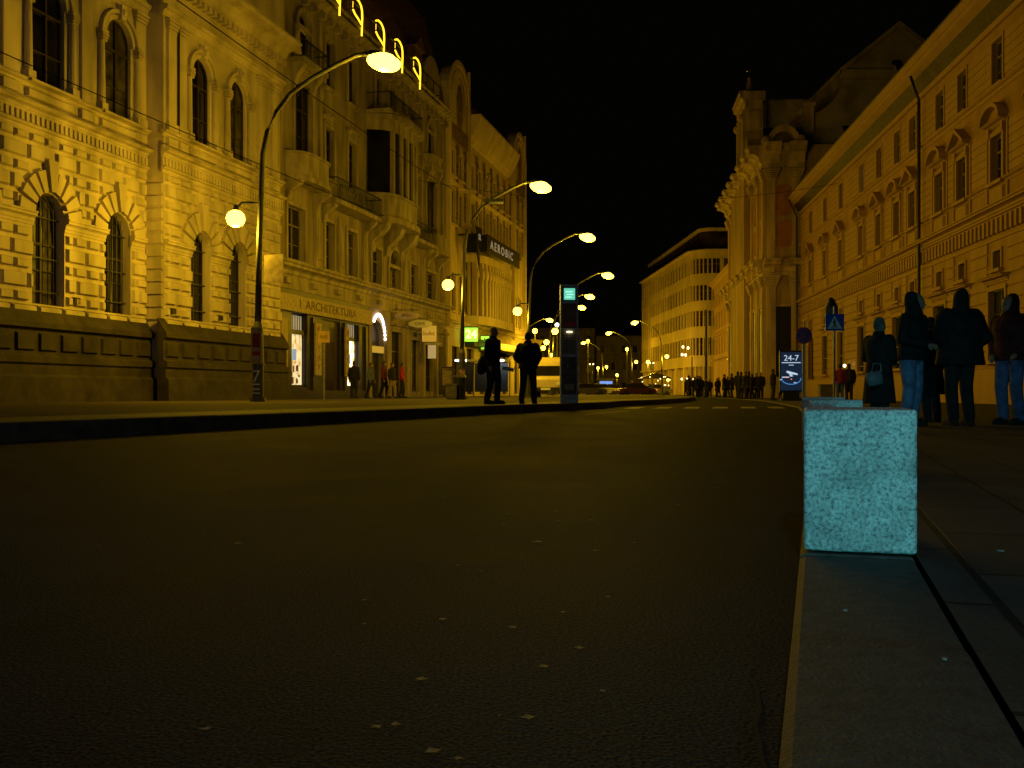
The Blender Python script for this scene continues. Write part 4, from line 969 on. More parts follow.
# ------------------------------------------------------------ street lamps
def point(name, parent, loc, watts, rad=.16, col=SODIUM):
    l = bpy.data.lights.new(name, 'POINT'); l.energy = watts; l.color = col; l.shadow_soft_size = rad
    o = bpy.data.objects.new(name, l); COL.objects.link(o); o.parent = parent; o.location = loc; return o
def street_lamp(loc, rz, label):
    t = thing('street_lamp', label, 'street lamp', loc, rz, 'curved double street lamps along the street')
    q = MB(); q.cyl(0,0,0,.12,.2,.19,16); q.cyl(0,0,.12,1.85,.145,.13,16); q.cyl(0,0,1.85,2.0,.13,.09,16); q.cyl(0,0,.9,.98,.155,.155,16); q.build('base', M_POLE, t, False)
    pts = [(0,0,1.95),(.04,0,4.0),(.12,0,6.2)]+[(p[0],0,p[1]) for p in ((.22,6.75),(.45,7.25),(.8,7.7),(1.35,8.1),(2.0,8.45),(2.45,8.66),(2.75,8.70))]
    q = MB(); q.tube(pts, [.085,.075,.065]+[.055]*7, 10); q.build('pole', M_POLE, t, True)
    q = MB(); q.M = Matrix.Translation((3.12,0,8.55)) @ Matrix.Rotation(R(12),4,'Y')
    q.stack([(0,0,.02,.46,.19),(0,0,.1,.44,.18),(-.05,0,.17,.32,.12),(-.1,0,.19,.15,.06)], 16); hd = q.build('lamp_head', M_POLE, t, True)
    q = MB(); q.M = Matrix.Translation((3.12,0,8.55)) @ Matrix.Rotation(R(12),4,'Y'); q.ell((0.04,0,-.05), .44,.25,.24,16,10); q.build('glowing_bowl', E_HI, hd, True)
    q = MB(); q.tube([(.06,0,4.95),(-.15,0,4.98),(-.40,0,4.98),(-.52,0,4.86)], .03, 8); q.cyl(-.55,0,4.72,4.92,.1,.05); br = q.build('lower_arm', M_POLE, t)
    q = MB(); q.ell((-.56,0,4.58), .24,.24,.22,14,8); q.build('glowing_globe', E_LO, br, True)
    return t
def lights_for(t, hi=1.0, lo=1.0):
    if hi: point('lamp_light', t, (3.12, 0, 8.18), HI*hi)
    if lo: point('lower_lamp_light', t, (-.56, 0, 4.33), LO*lo)
LAMPS = [(258,25,0,'nearest tall lamp in front of the rusticated building, posters on its base'),
         (462,40,0,'second tall lamp, pole just left of the standing man with the bag'),
         (528,53,0,'third tall lamp, its pole rising above the man with his back turned'),
         (563,70.4,0,'fourth tall lamp, head just right of the bus stop column top'),
         (553,86,0,'fifth tall lamp, higher of the two lit heads right of the stop column'),
         (549,97,0,'sixth tall lamp, lower of the two lit heads right of the stop column'),
         (522,114,0,'far tall lamp with its head left of the stop column'),
         (662,115.5,PI,'lamp on the right in front of the round-cornered block'),
         (632,136,PI,'lamp left of the round-cornered block with its arm to the left'),
         (603,163,PI,'farthest lamp with arm to the left, before the distant buildings')]
lamp0 = None
for i, (px, Y, rot, lab) in enumerate(LAMPS):
    loc = ((px-512)/1000*Y, Y, ZL-.004 if i < 7 else .0)
    if lamp0 is None: lamp0 = street_lamp(loc, rot, lab); t = lamp0
    else: t = copy_tree(lamp0); t.location = loc; t.rotation_euler = (0,0,rot); t['label'] = lab
    LAMPS[i] = (t, i)
LAMPS[0][0].location = (-.254*30, 30, ZL-.004); LAMPS[0][0].scale = (1.2, 1.2, 1.2)
for t, i in LAMPS: lights_for(t, 1.1 if i == 0 else (1.0 if i < 6 else 2.2), 2.7 if i == 0 else (1.6 if i < 6 else 3.5))
l1 = LAMPS[0][0]; l2 = LAMPS[1][0]
q = MB(); q.box(-.13,.13,-.17,-.155,.95,1.85); p_ = q.build('poster', M_SIGNC, l1)
q = MB(); q.box(-.09,.09,-.18,-.171,1.35,1.7); q.box(-.1,.1,-.18,-.171,1.15,1.25); q.build('poster_print', M_RED, p_)
text('sticker_digit', '7', .42, M_WHITE, l1, (-.01,-.165,.62), ext=.004)
for z_ in (.2,.3,.42): 
    q = MB(); q.box(-.1,.08,-.165,-.15,z_,z_+.03); q.build('sticker', M_WHITE, l1)
q = MB(); q.M = Matrix.Rotation(R(-22),4,'Z'); q.box(.22,.78,-.05,-.02,2.95,3.65); q.box(.05,.3,-.02,.0,3.3,3.36); q.build('blank_sign_plate', M_SIGNC, l1)
q = MB(); q.box(.95,1.65,-.25,.25,7.86,7.98); q.cyl(1.2,0,7.95,8.1,.05); q.build('flood_light', M_IRON, l2)
q = MB(); q.box(-.13,.13,-.17,-.155,.35,1.2); q.build('poster', mat('faded_pink_poster', (.4,.25,.22), .7, .5, 14), l2)

# extra small lights in the far cluster: plain low lamp posts
def low_lamp(px, y, Y, label, cool=False, r=.24, watts=250):
    z_ = .48+(392-y)*Y/1000
    t = thing('low_street_lamp', label, 'street lamp', ((px-512)/1000*Y, Y, .0), 0, 'distant low lamp posts')
    q = MB(); q.cyl(0,0,0,z_-.15,.06,.04,8); q.cyl(0,0,0,.5,.1,.08,8); q.build('pole', M_POLE, t)
    q = MB(); q.ell((0,0,z_), r,r,r,12,8); q.build('globe', E_COOL if cool else E_LO, t, True)
    point('lamp_light', t, (0,-.5,z_-.3), watts)
low_lamp(557, 325, 100, 'small cool white lamp touching the left edge of the stop column', True, .2, 60)
low_lamp(535, 331, 92, 'low lamp shining beside the head of the man with his back turned')
low_lamp(551, 355, 128, 'lowest small lamp above the parked van')
low_lamp(668, 380, 140, 'tiny lamp at shop level before the round-cornered block', False, .2, 90)

for px, y, Y, lab in ((588, 341, 170, 'added small lamp over the parked cars right of the stop column'), (627, 349, 180, 'added small lamp between the two arm-left lamps'), (571, 362, 160, 'added lamp low behind the stop column edge'),
                      (598, 368, 190, 'added tiny lamp above the blue lit kiosk'), (648, 362, 150, 'added small lamp above the bulb-hung stall'), (617, 375, 200, 'tiniest added lamp, low in the far centre'), (539, 361, 120, 'added lamp just above the roof of the cream van')):
    low_lamp(px, y, Y, lab, r=.28, watts=900)  # these lamps are added to fill the far cluster and light its walls

# masts
def mast(px, Y, ztop, r, label, name='tall_mast'):
    t = thing(name, label, 'mast', ((px-512)/1000*Y, Y, 0)); q = MB(); q.cyl(0,0,0,.5,r*1.5,r*1.4,12); q.cyl(0,0,.5,ztop,r,r*.75,12); q.build('pole', M_IRON, t)
    q = MB(); q.cyl(0,0,ztop,ztop+.12,r*1.1,r*.2,12); q.build('cap', M_IRON, t); return t
mast(706, 100, 8.6, .15, 'dark bare mast standing before the right end of the round-cornered block')
mast(692, 120, 4.6, .1, 'short dark post left of the bare mast')
for px, Y, lab in ((652, 120, 'traffic signal on a post left of the right-hand far lamp'), (592, 125, 'traffic signal post right of the stop column')):
    t = mast(px, Y, 4.0, .07, lab, 'traffic_signal'); t['category'] = 'traffic signal'
    q = MB(); q.box(-.2,.2,-.15,.15,3.1,4.15); hd = q.build('signal_head', M_BLACK, t)
    for k in range(2):
        q = MB(); q.ell((-.28+k*.42,-.2,3.95), .09,.06,.09,8,6); q.build('signal_lens', E_BULB, hd)

# ------------------------------------------------------------ overhead wires
def wire(pts, label, sag=.4, r=.012):
    a, b = Vector(pts[0]), Vector(pts[1]); P = [a.lerp(b, i/24)-Vector((0,0,sag*4*(i/24)*(1-i/24))) for i in range(25)]
    q = MB(); q.tube(P, r, 5); tag(q.build('overhead_wire', mat('black_cable', (.004,.004,.004), .95, spec=0.0)), label, 'wire', 'overhead wires')
wire([(-8.6,22.0,.48+(392+40)*.022),(-3.9,67,.48+(392-190)*.067)], 'upper wire sloping down across the left facades', .15, .016)
wire([(-12.6,22.0,.48+(392-25)*.022),(-4.3,66,.48+(392-240)*.066)], 'lower wire sloping down across the left facades', .15, .016)
wire([(2.4,6,12.1),(6.5,60,11.9)], 'single wire running up the street against the black sky', .1, .007)
wire([(-5.6,60,13.2),(19.6,60,13.0)], 'cross wire spanning the street between the facades', 1.2, .012)

# ------------------------------------------------------------ people
def skin(name, mb, m, parent, vox, sm=3):
    me = bpy.data.meshes.new(name); me.from_pydata(mb.v, [], mb.f); me.update()
    import bmesh
    bm = bmesh.new(); bm.from_mesh(me); bmesh.ops.recalc_face_normals(bm, faces=bm.faces); bm.to_mesh(me); bm.free()
    o = bpy.data.objects.new(name+'_tmp', me); COL.objects.link(o)
    rm = o.modifiers.new('r', 'REMESH'); rm.mode = 'VOXEL'; rm.voxel_size = vox; rm.use_smooth_shade = True
    s_ = o.modifiers.new('s', 'SMOOTH'); s_.iterations = sm; s_.factor = .5
    dg = bpy.context.evaluated_depsgraph_get(); dg.update(); me2 = bpy.data.meshes.new_from_object(o.evaluated_get(dg))
    bpy.data.objects.remove(o); me2.name = name; me2.materials.clear(); me2.materials.append(m)
    for p in me2.polygons: p.use_smooth = True
    o = bpy.data.objects.new(name, me2); COL.objects.link(o); o.parent = parent; return o
M_SKIN = mat('skin', (.30,.16,.10), .55, .15, 8)
def cloth(name, c): return mat(name, c, .9, .35, 9, .5, 22)
def person(label, loc, rz, h, top, legs, topm='black_coat', coat=0.0, hood=False, hair=(.05,.04,.03), fine=True, arms='down', spread=.1, bulk=1.0, step=0.0, headturn=0.0, lean=0.0, group=None, bald=False):
    """built facing -y; limbs taper, clothes are shells over one continuous body."""
    t = thing('person', label, 'person', loc, rz, group); k = h/1.75; v = .009 if fine else .022; t.scale = (k,k,k)
    hipz, shz, neck = .93, 1.43, 1.50; B = MB(); T = MB(); J = MB()
    feet = [(-spread, step*.5), (spread, -step*.5)]; pts = []
    for s_, (fx, fy) in zip((-1, 1), feet):
        hip = (s_*.095, 0, hipz-.05); kn = (s_*.10+(fx-s_*.1)*.5, fy*.5-.03, .50); an = (fx, fy+.03, .09)
        B.cap(hip, kn, .085, .06); B.cap(kn, an, .055, .04); B.cap((fx,fy+.03,.05),(fx,fy-.13,.035),.04,.035)
        T.cap(hip, kn, .115, .085); T.cap(kn, (an[0],an[1],.10), .085, .075)
        S_ = MB(); S_.cap((fx,fy+.05,.055),(fx,fy-.14,.042),.055,.042); S_.box(fx-.045,fx+.045,fy-.17,fy+.09,0.0,.03)
        sh = skin('shoe', S_, cloth('dark_shoe_leather', (.02,.018,.016)), t, .014, 2)
    ly = lambda z_: -lean*(z_-hipz)
    B.stack([(0,ly(.88),.84,.10,.07),(0,ly(.93),.93,.16,.11),(0,ly(1.08),1.08,.13,.095),(0,ly(1.28),1.28,.165,.11),(0,ly(1.40),1.40,.175,.09),(0,ly(1.46),1.46,.09,.06)])
    T.stack([(0,0,.82,.12,.10),(0,0,.90,.18,.125),(0,ly(1.0),1.02,.165,.115)])
    hem = .86-coat; b_ = bulk
    J.stack([(0,0,hem,.20*b_+coat*.10,.14*b_+coat*.10),(0,0,max(hem+.04,.9),.19*b_,.145*b_),(0,ly(1.1),1.1,.17*b_,.135*b_),(0,ly(1.3),1.3,.20*b_,.15*b_),(0,ly(1.40),1.41,.20*b_,.125*b_),(0,ly(1.48),1.485,.105,.085),(0,ly(1.5)+.01,1.545,.082,.078)])
    hy = ly(1.6)-.02
    B.cap((0,ly(1.45),1.44),(0,hy+.01,1.56),.055,.052)
    HM = Matrix.Translation((0,hy,1.56)) @ Matrix.Rotation(headturn,4,'Z'); B.M = HM
    B.stack([(0,-.03,-.045,.035,.04),(0,-.02,-.03,.052,.065),(0,-.01,.02,.068,.085),(0,0,.07,.075,.094),(0,.005,.12,.074,.093),(0,.01,.16,.055,.07),(0,.01,.185,.02,.03)])
    B.cap((0,-.095,.055),(0,-.112,.025),.009,.014,8); B.ell((0,-.088,.07),.05,.02,.012); B.ell((0,-.092,-.005),.024,.012,.008)
    for s_ in (-1,1): B.ell((s_*.077,.005,.045),.010,.02,.03)
    B.M = None
    for s_ in (-1,1):
        shd = (s_*.19, ly(1.4), 1.40)
        if arms == 'down': el = (s_*.25, ly(1.1)+.03, 1.12); wr = (s_*.25, ly(.9)-.06, .88)
        elif arms == 'front': el = (s_*.25, ly(1.1)+.0, 1.13); wr = (s_*.09, ly(1.0)-.24, 1.06)
        elif arms == 'pockets': el = (s_*.29, ly(1.1)+.05, 1.14); wr = (s_*.19, ly(.9)-.10, .96)
        else: el = (s_*.25, .02, 1.12); wr = ((s_*.25,-.06,.88) if s_ < 0 else (.12,-.27,1.10))
        B.cap(shd, el, .05, .04); B.cap(el, wr, .04, .028)
        J.cap(shd, el, .078*b_, .065*b_); J.cap(el, wr, .065*b_, .05)
        d = (Vector(wr)-Vector(el)).normalized(); w_ = Vector(wr)+d*.02
        side = Vector((0,1,0)) if abs(d.z) > .5 else Vector((0,0,1)); side = (side-d*side.dot(d)).normalized(); nrm = d.cross(side)
        B.cap(w_, w_+d*.07, .026, .034, 8)
        for f_ in range(4):
            bpt = w_+d*.08+side*(-.027+.018*f_); ln = (.062,.072,.068,.052)[f_]
            mid = bpt+d*ln*.55+nrm*.006*s_; tip = mid+d*ln*.4+nrm*.018*s_
            B.cap(bpt, mid, .0095, .009, 6); B.cap(mid, tip, .009, .0075, 6)
        th = w_+d*.03-side*.035; B.cap(th, th+d*.045-side*.02, .0115, .0095, 6)
    skin('body', B, M_SKIN, t, v, 2)
    skin('trousers', T, cloth(*legs), t, .014 if fine else .025, 3)
    if hood:
        J.M = HM; J.stack([(0,.03,-.09,.13,.12),(0,.035,-.02,.095,.105),(0,.04,.06,.094,.11),(0,.045,.13,.085,.105),(0,.055,.18,.06,.08),(0,.07,.21,.025,.035)])
        J.M = None
    skin('jacket', J, cloth(*top), t, .014 if fine else .025, 4)
    if not hood and not bald:
        Hh = MB(); Hh.M = HM; Hh.stack([(0,.045,.0,.055,.05),(0,.035,.04,.079,.075),(0,.02,.10,.085,.095),(0,.012,.15,.072,.088),(0,.01,.19,.045,.055),(0,.01,.203,.015,.02)])
        skin('hair', Hh, cloth('hair_%d' % int(sum(hair)*300), hair), t, .012, 2)
    if fine:
        for s_ in (-1,1):
            E = MB(); E.M = HM; E.ell((s_*.03,-.083,.05),.011,.008,.007,8,6); E.build('eye', M_BLACK, t)
    return t
BK = ('black_cloth', (.014,.013,.013)); DN = ('denim', (.08,.13,.28)); DNL = ('light_denim', (.13,.21,.38)); DK = ('dark_trousers', (.02,.019,.018))
def at(px, Y, z): return ((px-512)/1000*Y, Y, z)
person('bald man in dark jacket with a bag on his shoulder on the tram platform', at(493,24,ZL), R(60), 1.86, BK, DK, bald=True, arms='one', spread=.09, bulk=1.1, step=.16)
person('broad man in black jacket seen from behind beside the stop column', at(528,24.6,ZL), R(165), 1.76, BK, DK, spread=.16, bulk=1.28, arms='pockets', hair=(.06,.04,.025))
person('grey-haired person in a long black coat behind the granite block', at(879,11.6,ZR), R(120), 1.27*1.02, BK, DK, coat=.45, hair=(.12,.11,.10), arms='front', spread=.07, bulk=1.2)
person('hooded person in black top and pale blue jeans left of the group', at(911,13.0,ZR), R(40), 1.72, BK, DNL, hood=True, arms='front', spread=.09, bulk=1.18, lean=.08, headturn=R(30))
person('person in a long black coat behind the jeans wearer', at(931,14.6,ZR), R(200), 1.52, BK, DK, coat=.4, arms='down', spread=.1, bulk=1.1)
person('large figure all in black with hood, middle of the right group', at(960,13.0,ZR), R(188), 1.76, BK, DK, hood=True, arms='pockets', spread=.11, bulk=1.62, coat=.08)
person('person in dark red hooded top and blue jeans at the right edge', at(1010,13.4,ZR), R(-62), 1.74, ('dark_red_cloth', (.06,.012,.012)), DN, hood=True, arms='pockets', spread=.12, bulk=1.2, headturn=R(-12))
person('person in red jacket beside the white ad column on the right pavement', at(840,44,ZR), R(180), 1.66, ('red_cloth', (.28,.03,.025)), DN, fine=False, bulk=1.1)
person('dark figure with backpack next to the person in red jacket', at(849,46,ZR), R(170), 1.74, BK, DK, fine=False, bulk=1.3)
person('dark figure standing just left of the lit advertising screen', at(773,53,ZR), R(90), 1.65, BK, DK, fine=False, bulk=1.15)
person('person in grey-blue jacket walking past the lit shop arch', at(371,47,ZL), R(70), 1.66, ('greyblue_cloth', (.10,.12,.16)), DK, fine=False, step=.4)
person('dark figure standing before the brightly lit shop window', at(354,46,ZL), R(170), 1.72, BK, DK, fine=False)
person('person in maroon top among the walkers at the shops', at(384,48,ZL), R(80), 1.76, ('maroon_cloth', (.14,.02,.03)), BK, fine=False, step=.3)
person('person in black top and beige trousers at the shops', at(392,47.5,ZL), R(60), 1.68, BK, ('beige_cloth', (.26,.20,.13)), fine=False, step=.3)
person('person in bright red jacket at the shops, rightmost walker', at(402,48.5,ZL), R(100), 1.70, ('bright_red_cloth', (.45,.03,.03)), DK, fine=False, step=.2)
far = [person('dark-clothed pedestrian in the distant crowd before the church', at(690,88,ZR), R(90), 1.72, BK, DK, fine=False, bulk=1.25, step=.2, group='distant pedestrians before the church'),
       person('dark-clothed pedestrian in the distant crowd before the church', at(700,84,ZR), R(200), 1.78, BK, DK, fine=False, bulk=1.15, coat=.3, group='distant pedestrians before the church')]
random.seed(12)
for i in range(19):
    t = copy_tree(far[i % 2]); px = 686+i*4.2+random.uniform(-1.5,1.5); Y = random.uniform(76, 94)
    if px > 735: Y = random.uniform(62,70)
    t.location = at(px, Y, ZR); t.rotation_euler = (0,0,random.uniform(0,6.28)); s_ = random.uniform(.9,1.06); t.scale = (s_,s_,s_)
# carried things
t = thing('shoulder_bag', 'black bag hanging behind the bald man', 'bag', at(483.5,24.02,1.15))
q = MB(); q.M = Matrix.Rotation(R(20),4,'Y'); q.ell((0,0,0), .15,.13,.27,14,10); q.build('bag_body', cloth('bag_cloth', (.02,.018,.018)), t, True)
q = MB(); q.tube([(.0,0,.2),(.12,0,.42),(.24,-.02,.36),(.2,-.1,.0)], .018, 6); q.build('strap', MATS['bag_cloth'], t)
t = tag(MB().box(-.14,.14,-.08,.08,0,.012).build('newspaper', M_WHITE, loc=at(508.0,23.75,1.02)), 'folded white newspaper held out by the bald man', 'newspaper'); t.rotation_euler = (R(30),R(9),0)
t = thing('carrier_bag', 'pale carrier bag held by the grey-haired person', 'bag', at(876,11.3,.56))
q = MB(); q.M = Matrix.Rotation(R(-12),4,'Y'); q.stack([(0,0,0,.09,.04),(0,0,.08,.10,.05),(0,0,.15,.085,.03)],10); q.build('bag_body', mat('pale_plastic', (.16,.19,.22), .5), t, True)
q = MB(); q.tube([(-.05,0,.14),(-.03,0,.24),(.05,0,.24),(.06,0,.14)], .008, 6); q.build('handle', MATS['pale_plastic'], t)
t = thing('backpack', 'dark backpack on the figure next to the red jacket', 'backpack', at(851.5,45.7,1.25))
q = MB(); q.stack([(0,0,-.3,.14,.08),(0,0,-.2,.19,.12),(0,0,.1,.18,.11),(0,0,.25,.1,.06)],12); q.build('bag_body', MATS['bag_cloth'], t, True); q = MB(); q.box(-.1,.1,-.15,-.1,-.2,.0); q.build('pocket', MATS['bag_cloth'], t)

# ------------------------------------------------------------ street furniture
x, y, z_ = at(569, 26.4, ZL)
t = thing('stop_column', 'tall information column with teal lit screen on the platform end', 'information column', (x, y, z_), R(3))
q = MB(); q.box(-.235,-.195,-.09,.09,0,3.12); q.box(.195,.235,-.09,.09,0,3.12); q.box(-.195,.195,-.09,.09,3.07,3.118); q.box(-.195,.195,-.08,.08,0,.22); q.box(-.195,.195,-.085,.085,1.22,1.27); q.box(-.195,.195,-.085,.085,1.93,1.97); q.box(-.195,.195,-.085,.085,2.62,2.68); q.build('frame', M_STEEL, t)
q = MB(); q.box(-.195,.195,-.06,.06,.22,1.22); a_ = q.build('lower_panel', mat('dim_glass_panel', (.10,.08,.05), .3, .5, 7), t)
q = MB(); q.box(-.05,-.02,-.075,-.06,.95,1.02); q.box(-.12,.12,-.07,-.06,.35,.5); q.build('notice', mat('notice_paper', (.5,.42,.3), .7), a_)
q = MB(); q.box(-.195,.195,-.06,.06,1.27,1.93); a_ = q.build('timetable_panel', mat('timetable_paper', (.35,.30,.22), .7, .3, 20), t)
q = MB(); q.ell((0,-.12,1.87), .09,.03,.025,10,6); q.build('timetable_lamp', emi('timetable_glow', (1,.85,.5), 2), a_)
q = MB(); 
for i in range(9): q.box(-.16,.16,-.068,-.06,1.34+.055*i,1.355+.055*i)
for i in range(4): q.box(-.16+.1*i,-.15+.1*i,-.068,-.0605,1.3,1.82)
q.build('printed_lines', M_TXT, a_)
q = MB(); q.box(-.195,.195,-.06,.06,1.97,2.62); a_ = q.build('upper_panel', mat('brown_panel', (.20,.12,.06), .6, .3, 5), t)
q = MB(); q.box(-.17,.17,-.07,-.06,2.02,2.14); q.build('red_strip', M_RED, a_)
q = MB(); q.box(-.195,.195,-.07,.06,2.68,3.07); a_ = q.build('screen', mat('dark_teal_bezel', (.03,.10,.08), .4), t)
q = MB(); q.box(-.14,.15,-.085,-.07,2.72,3.02); a2 = q.build('lit_screen', E_TEAL, a_)
q = MB(); 
for i, (a0, a1) in enumerate(((-.1,.06),(-.07,.1),(-.1,.08))): q.box(a0, a1, -.095, -.085, 2.78+.07*i, 2.795+.07*i)
q.build('screen_text', emi('pale_teal_text', (.5,.95,.75), 1.4), a2)
# yellow stop sign on a pole
t = thing('stop_sign_post', 'thin pole with small yellow plate before the shopfront', 'sign', at(324,35,ZL))
q = MB(); q.cyl(0,0,0,2.45,.035,.035,10); q.build('pole', M_STEEL, t); q = MB(); q.box(-.2,.2,-.06,-.035,2.02,2.42); a_ = q.build('plate', mat('yellow_plate', (.42,.28,.07), .6), t)
text('lettering', 'BUS', .15, M_TXT, a_, (0,-.062,2.22), ext=.003)
# pedestrian crossing sign
t = thing('crossing_sign', 'blue square pedestrian crossing sign on a pole behind the blocks', 'sign', at(834.5,27,ZR), R(-4))
q = MB(); q.cyl(0,.04,0,2.75,.032,.032,10); q.build('pole', M_STEEL, t)
q = MB(); q.box(-.25,.25,-.02,0,2.09,2.54); a_ = q.build('plate', M_BLUE, t)
q = MB(); q.prism([(-.20,2.14),(.20,2.14),(0,2.50)], -.026, -.021, 'y'); tri = q.build('white_triangle', M_WHITE, a_)
q = MB(); q.ell((0,-.028,2.385),.022,.004,.024,10,6); q.prism([(-.02,2.36),(.025,2.36),(.02,2.25),(.06,2.16),(.04,2.16),(0,2.235),(-.05,2.16),(-.07,2.16),(-.02,2.26),(-.025,2.31),(-.05,2.28),(-.055,2.29)], -.031, -.0265, 'y'); q.build('walking_figure', M_BLACK, tri)
q = MB(); q.stack([(0,.35,2.50,.19,.15),(0,.35,2.75,.18,.14),(0,.35,2.95,.10,.09),(0,.35,3.02,.03,.03)],12); q.box(-.02,.02,0.02,.35,2.68,2.72); q.build('lamp_hood', M_IRON, t)
# no stopping sign
t = thing('round_sign', 'round blue and red no-stopping sign left of the crossing sign', 'sign', at(803.5,29.5,ZR), R(-4))
q = MB(); q.cyl(0,.04,0,2.2,.03,.03,10); q.cyl(.05,.10,0,2.55,.025,.025,10); q.build('pole', M_STEEL, t)
q = MB(); q.M = Matrix.Translation((0,0,2.10)) @ Matrix.Rotation(R(90),4,'X'); q.cyl(0,0,0,.02,.25,.25,32); a_ = q.build('disc', mat('faded_red_enamel', (.62,.06,.06), .4), t)
q = MB(); q.M = Matrix.Translation((0,0,2.10)) @ Matrix.Rotation(R(90),4,'X'); q.cyl(0,0,.021,.026,.20,.20,32); q.build('blue_face', mat('dull_blue_enamel', (.12,.07,.30), .4), a_)
q = MB()
for an in (45,-45): q.M = Matrix.Translation((0,-.027,2.10)) @ Matrix.Rotation(R(an),4,'Y'); q.box(-.19,.19,-.004+.001*(an>0),0,-.022,.022)
q.build('red_cross', mat('sign_red_bar', (.55,.05,.05), .4), a_)
# advertising screen
t = thing('advertising_screen', 'lit advertising screen reading 24-7 on the right pavement', 'advertising screen', at(791,50,ZR), R(-8))
q = MB(); q.box(-.57,.57,-.08,.08,.42,2.5); q.box(-.5,.5,-.1,.1,0,.12); q.box(-.4,.4,-.06,.06,.1,.43); q.build('case', M_BLACK, t)
q = MB(); q.box(-.52,.52,-.09,-.081,.52,2.42); s0 = q.build('screen', E_DBLUE, t)
text('lettering', '24-7', .40, E_WHITE, s0, (0,-.1,2.12), ext=.003)
q = MB(); q.box(-.46,.46,-.098,-.0905,1.88,1.92); q.box(-.12,.12,-.098,-.0905,1.76,1.79); q.build('underline', E_WHITE, s0)
q = MB(); q.tube([(.46*math.cos(a), -.1, 1.1+.28*math.sin(a)) for a in [R(175+10*i) for i in range(20)]], .018, 6); q.build('blue_arc', E_BLUE2, s0)
q = MB(); q.prism([(-.25,1.42),(-.2,1.5),(.3,1.36),(.32,1.28),(0,1.32),(.1,1.22),(-.05,1.2),(-.1,1.34)], -.1, -.091, 'y'); q.box(-.45,-.1,-.1,-.091,1.15,1.2); q.box(.12,.25,-.1,-.091,.88,.92); q.box(-.55,-.47,-.1,-.091,1.03,1.07); q.build('white_device', E_WHITE, s0)
q = MB(); q.box(-.02,.03,-.1,-.091,1.05,1.1); q.box(-.3,-.2,-.104,-.1,1.16,1.19); q.build('red_marks', E_RED, s0)
# cabinets, bin, shelter
def cabinet(px, Y, w_, h_, z0, label, m, name='utility_cabinet'):
    t = thing(name, label, 'cabinet', at(px, Y, z0)); q = MB(); q.box(-w_/2,w_/2,0,.35,.06,h_); q.box(-w_/2+.03,w_/2-.03,.03,.32,0,.06); q.build('case', m, t)
    q = MB(); q.box(-w_/2-.03,w_/2+.03,-.03,.38,h_,h_+.05); q.build('lid', m, t); q = MB(); q.box(-w_/2+.05,w_/2-.05,-.015,0,.12,h_-.06); q.box(w_/2-.12,w_/2-.09,-.03,-.015,h_*.5,h_*.62); q.build('door', m, t)
M_CAB = mat('grey_cabinet_paint', (.14,.13,.11), .6, .25, 5)
cabinet(451, 38, .42, .55, ZL, 'low grey box at the wall left of the second lamp pole', M_CAB)
cabinet(827, 47, .6, .75, ZR, 'grey utility cabinet left of the person in the red jacket', M_CAB)
t = thing('litter_bin', 'dark round litter bin at the foot of the second lamp pole', 'bin', at(459.5,38.5,ZL)); q = MB(); q.cyl(0,0,0,.85,.22,.25,16); q.build('drum', M_IRON, t); q = MB(); q.cyl(0,0,.85,.95,.27,.2,16); q.build('lid', M_IRON, t)
t = thing('bus_shelter', 'glass shelter with a pale lit edge behind the bald man', 'shelter', at(475,62,ZL))
q = MB(); q.box(-1.2,2.2,-.6,.6,2.15,2.3); q.build('roof', M_STEEL, t); q = MB(); q.box(-1.2,-.5,-.62,-.605,2.17,2.28); q.build('roof_light', E_COOL, t); q = MB(); q.box(.9,1.8,-.62,-.605,2.17,2.28); q.build('roof_light', E_COOL, t)
for x in (-1.15, -.1, 1.0, 2.15): q = MB(); q.cyl(x,.5,0,2.15,.04,.04,8); q.build('post', M_STEEL, t)
for x in (-.62, .45, 1.57): q = MB(); q.box(x-.48,x+.48,.48,.5,.3,2.1); q.build('glass_panel', M_GLASS, t)
t = thing('poster_case', 'framed poster case on the wall beside the second lamp pole', 'poster case', at(447.5,63.5,ZL+.6)); q = MB(); q.box(-.4,.4,-.05,.05,0,1.3); q.build('frame', M_SHOPD, t); q = MB(); q.box(-.32,.32,-.06,-.051,.1,1.2); q.build('poster', M_SIGNC, t)

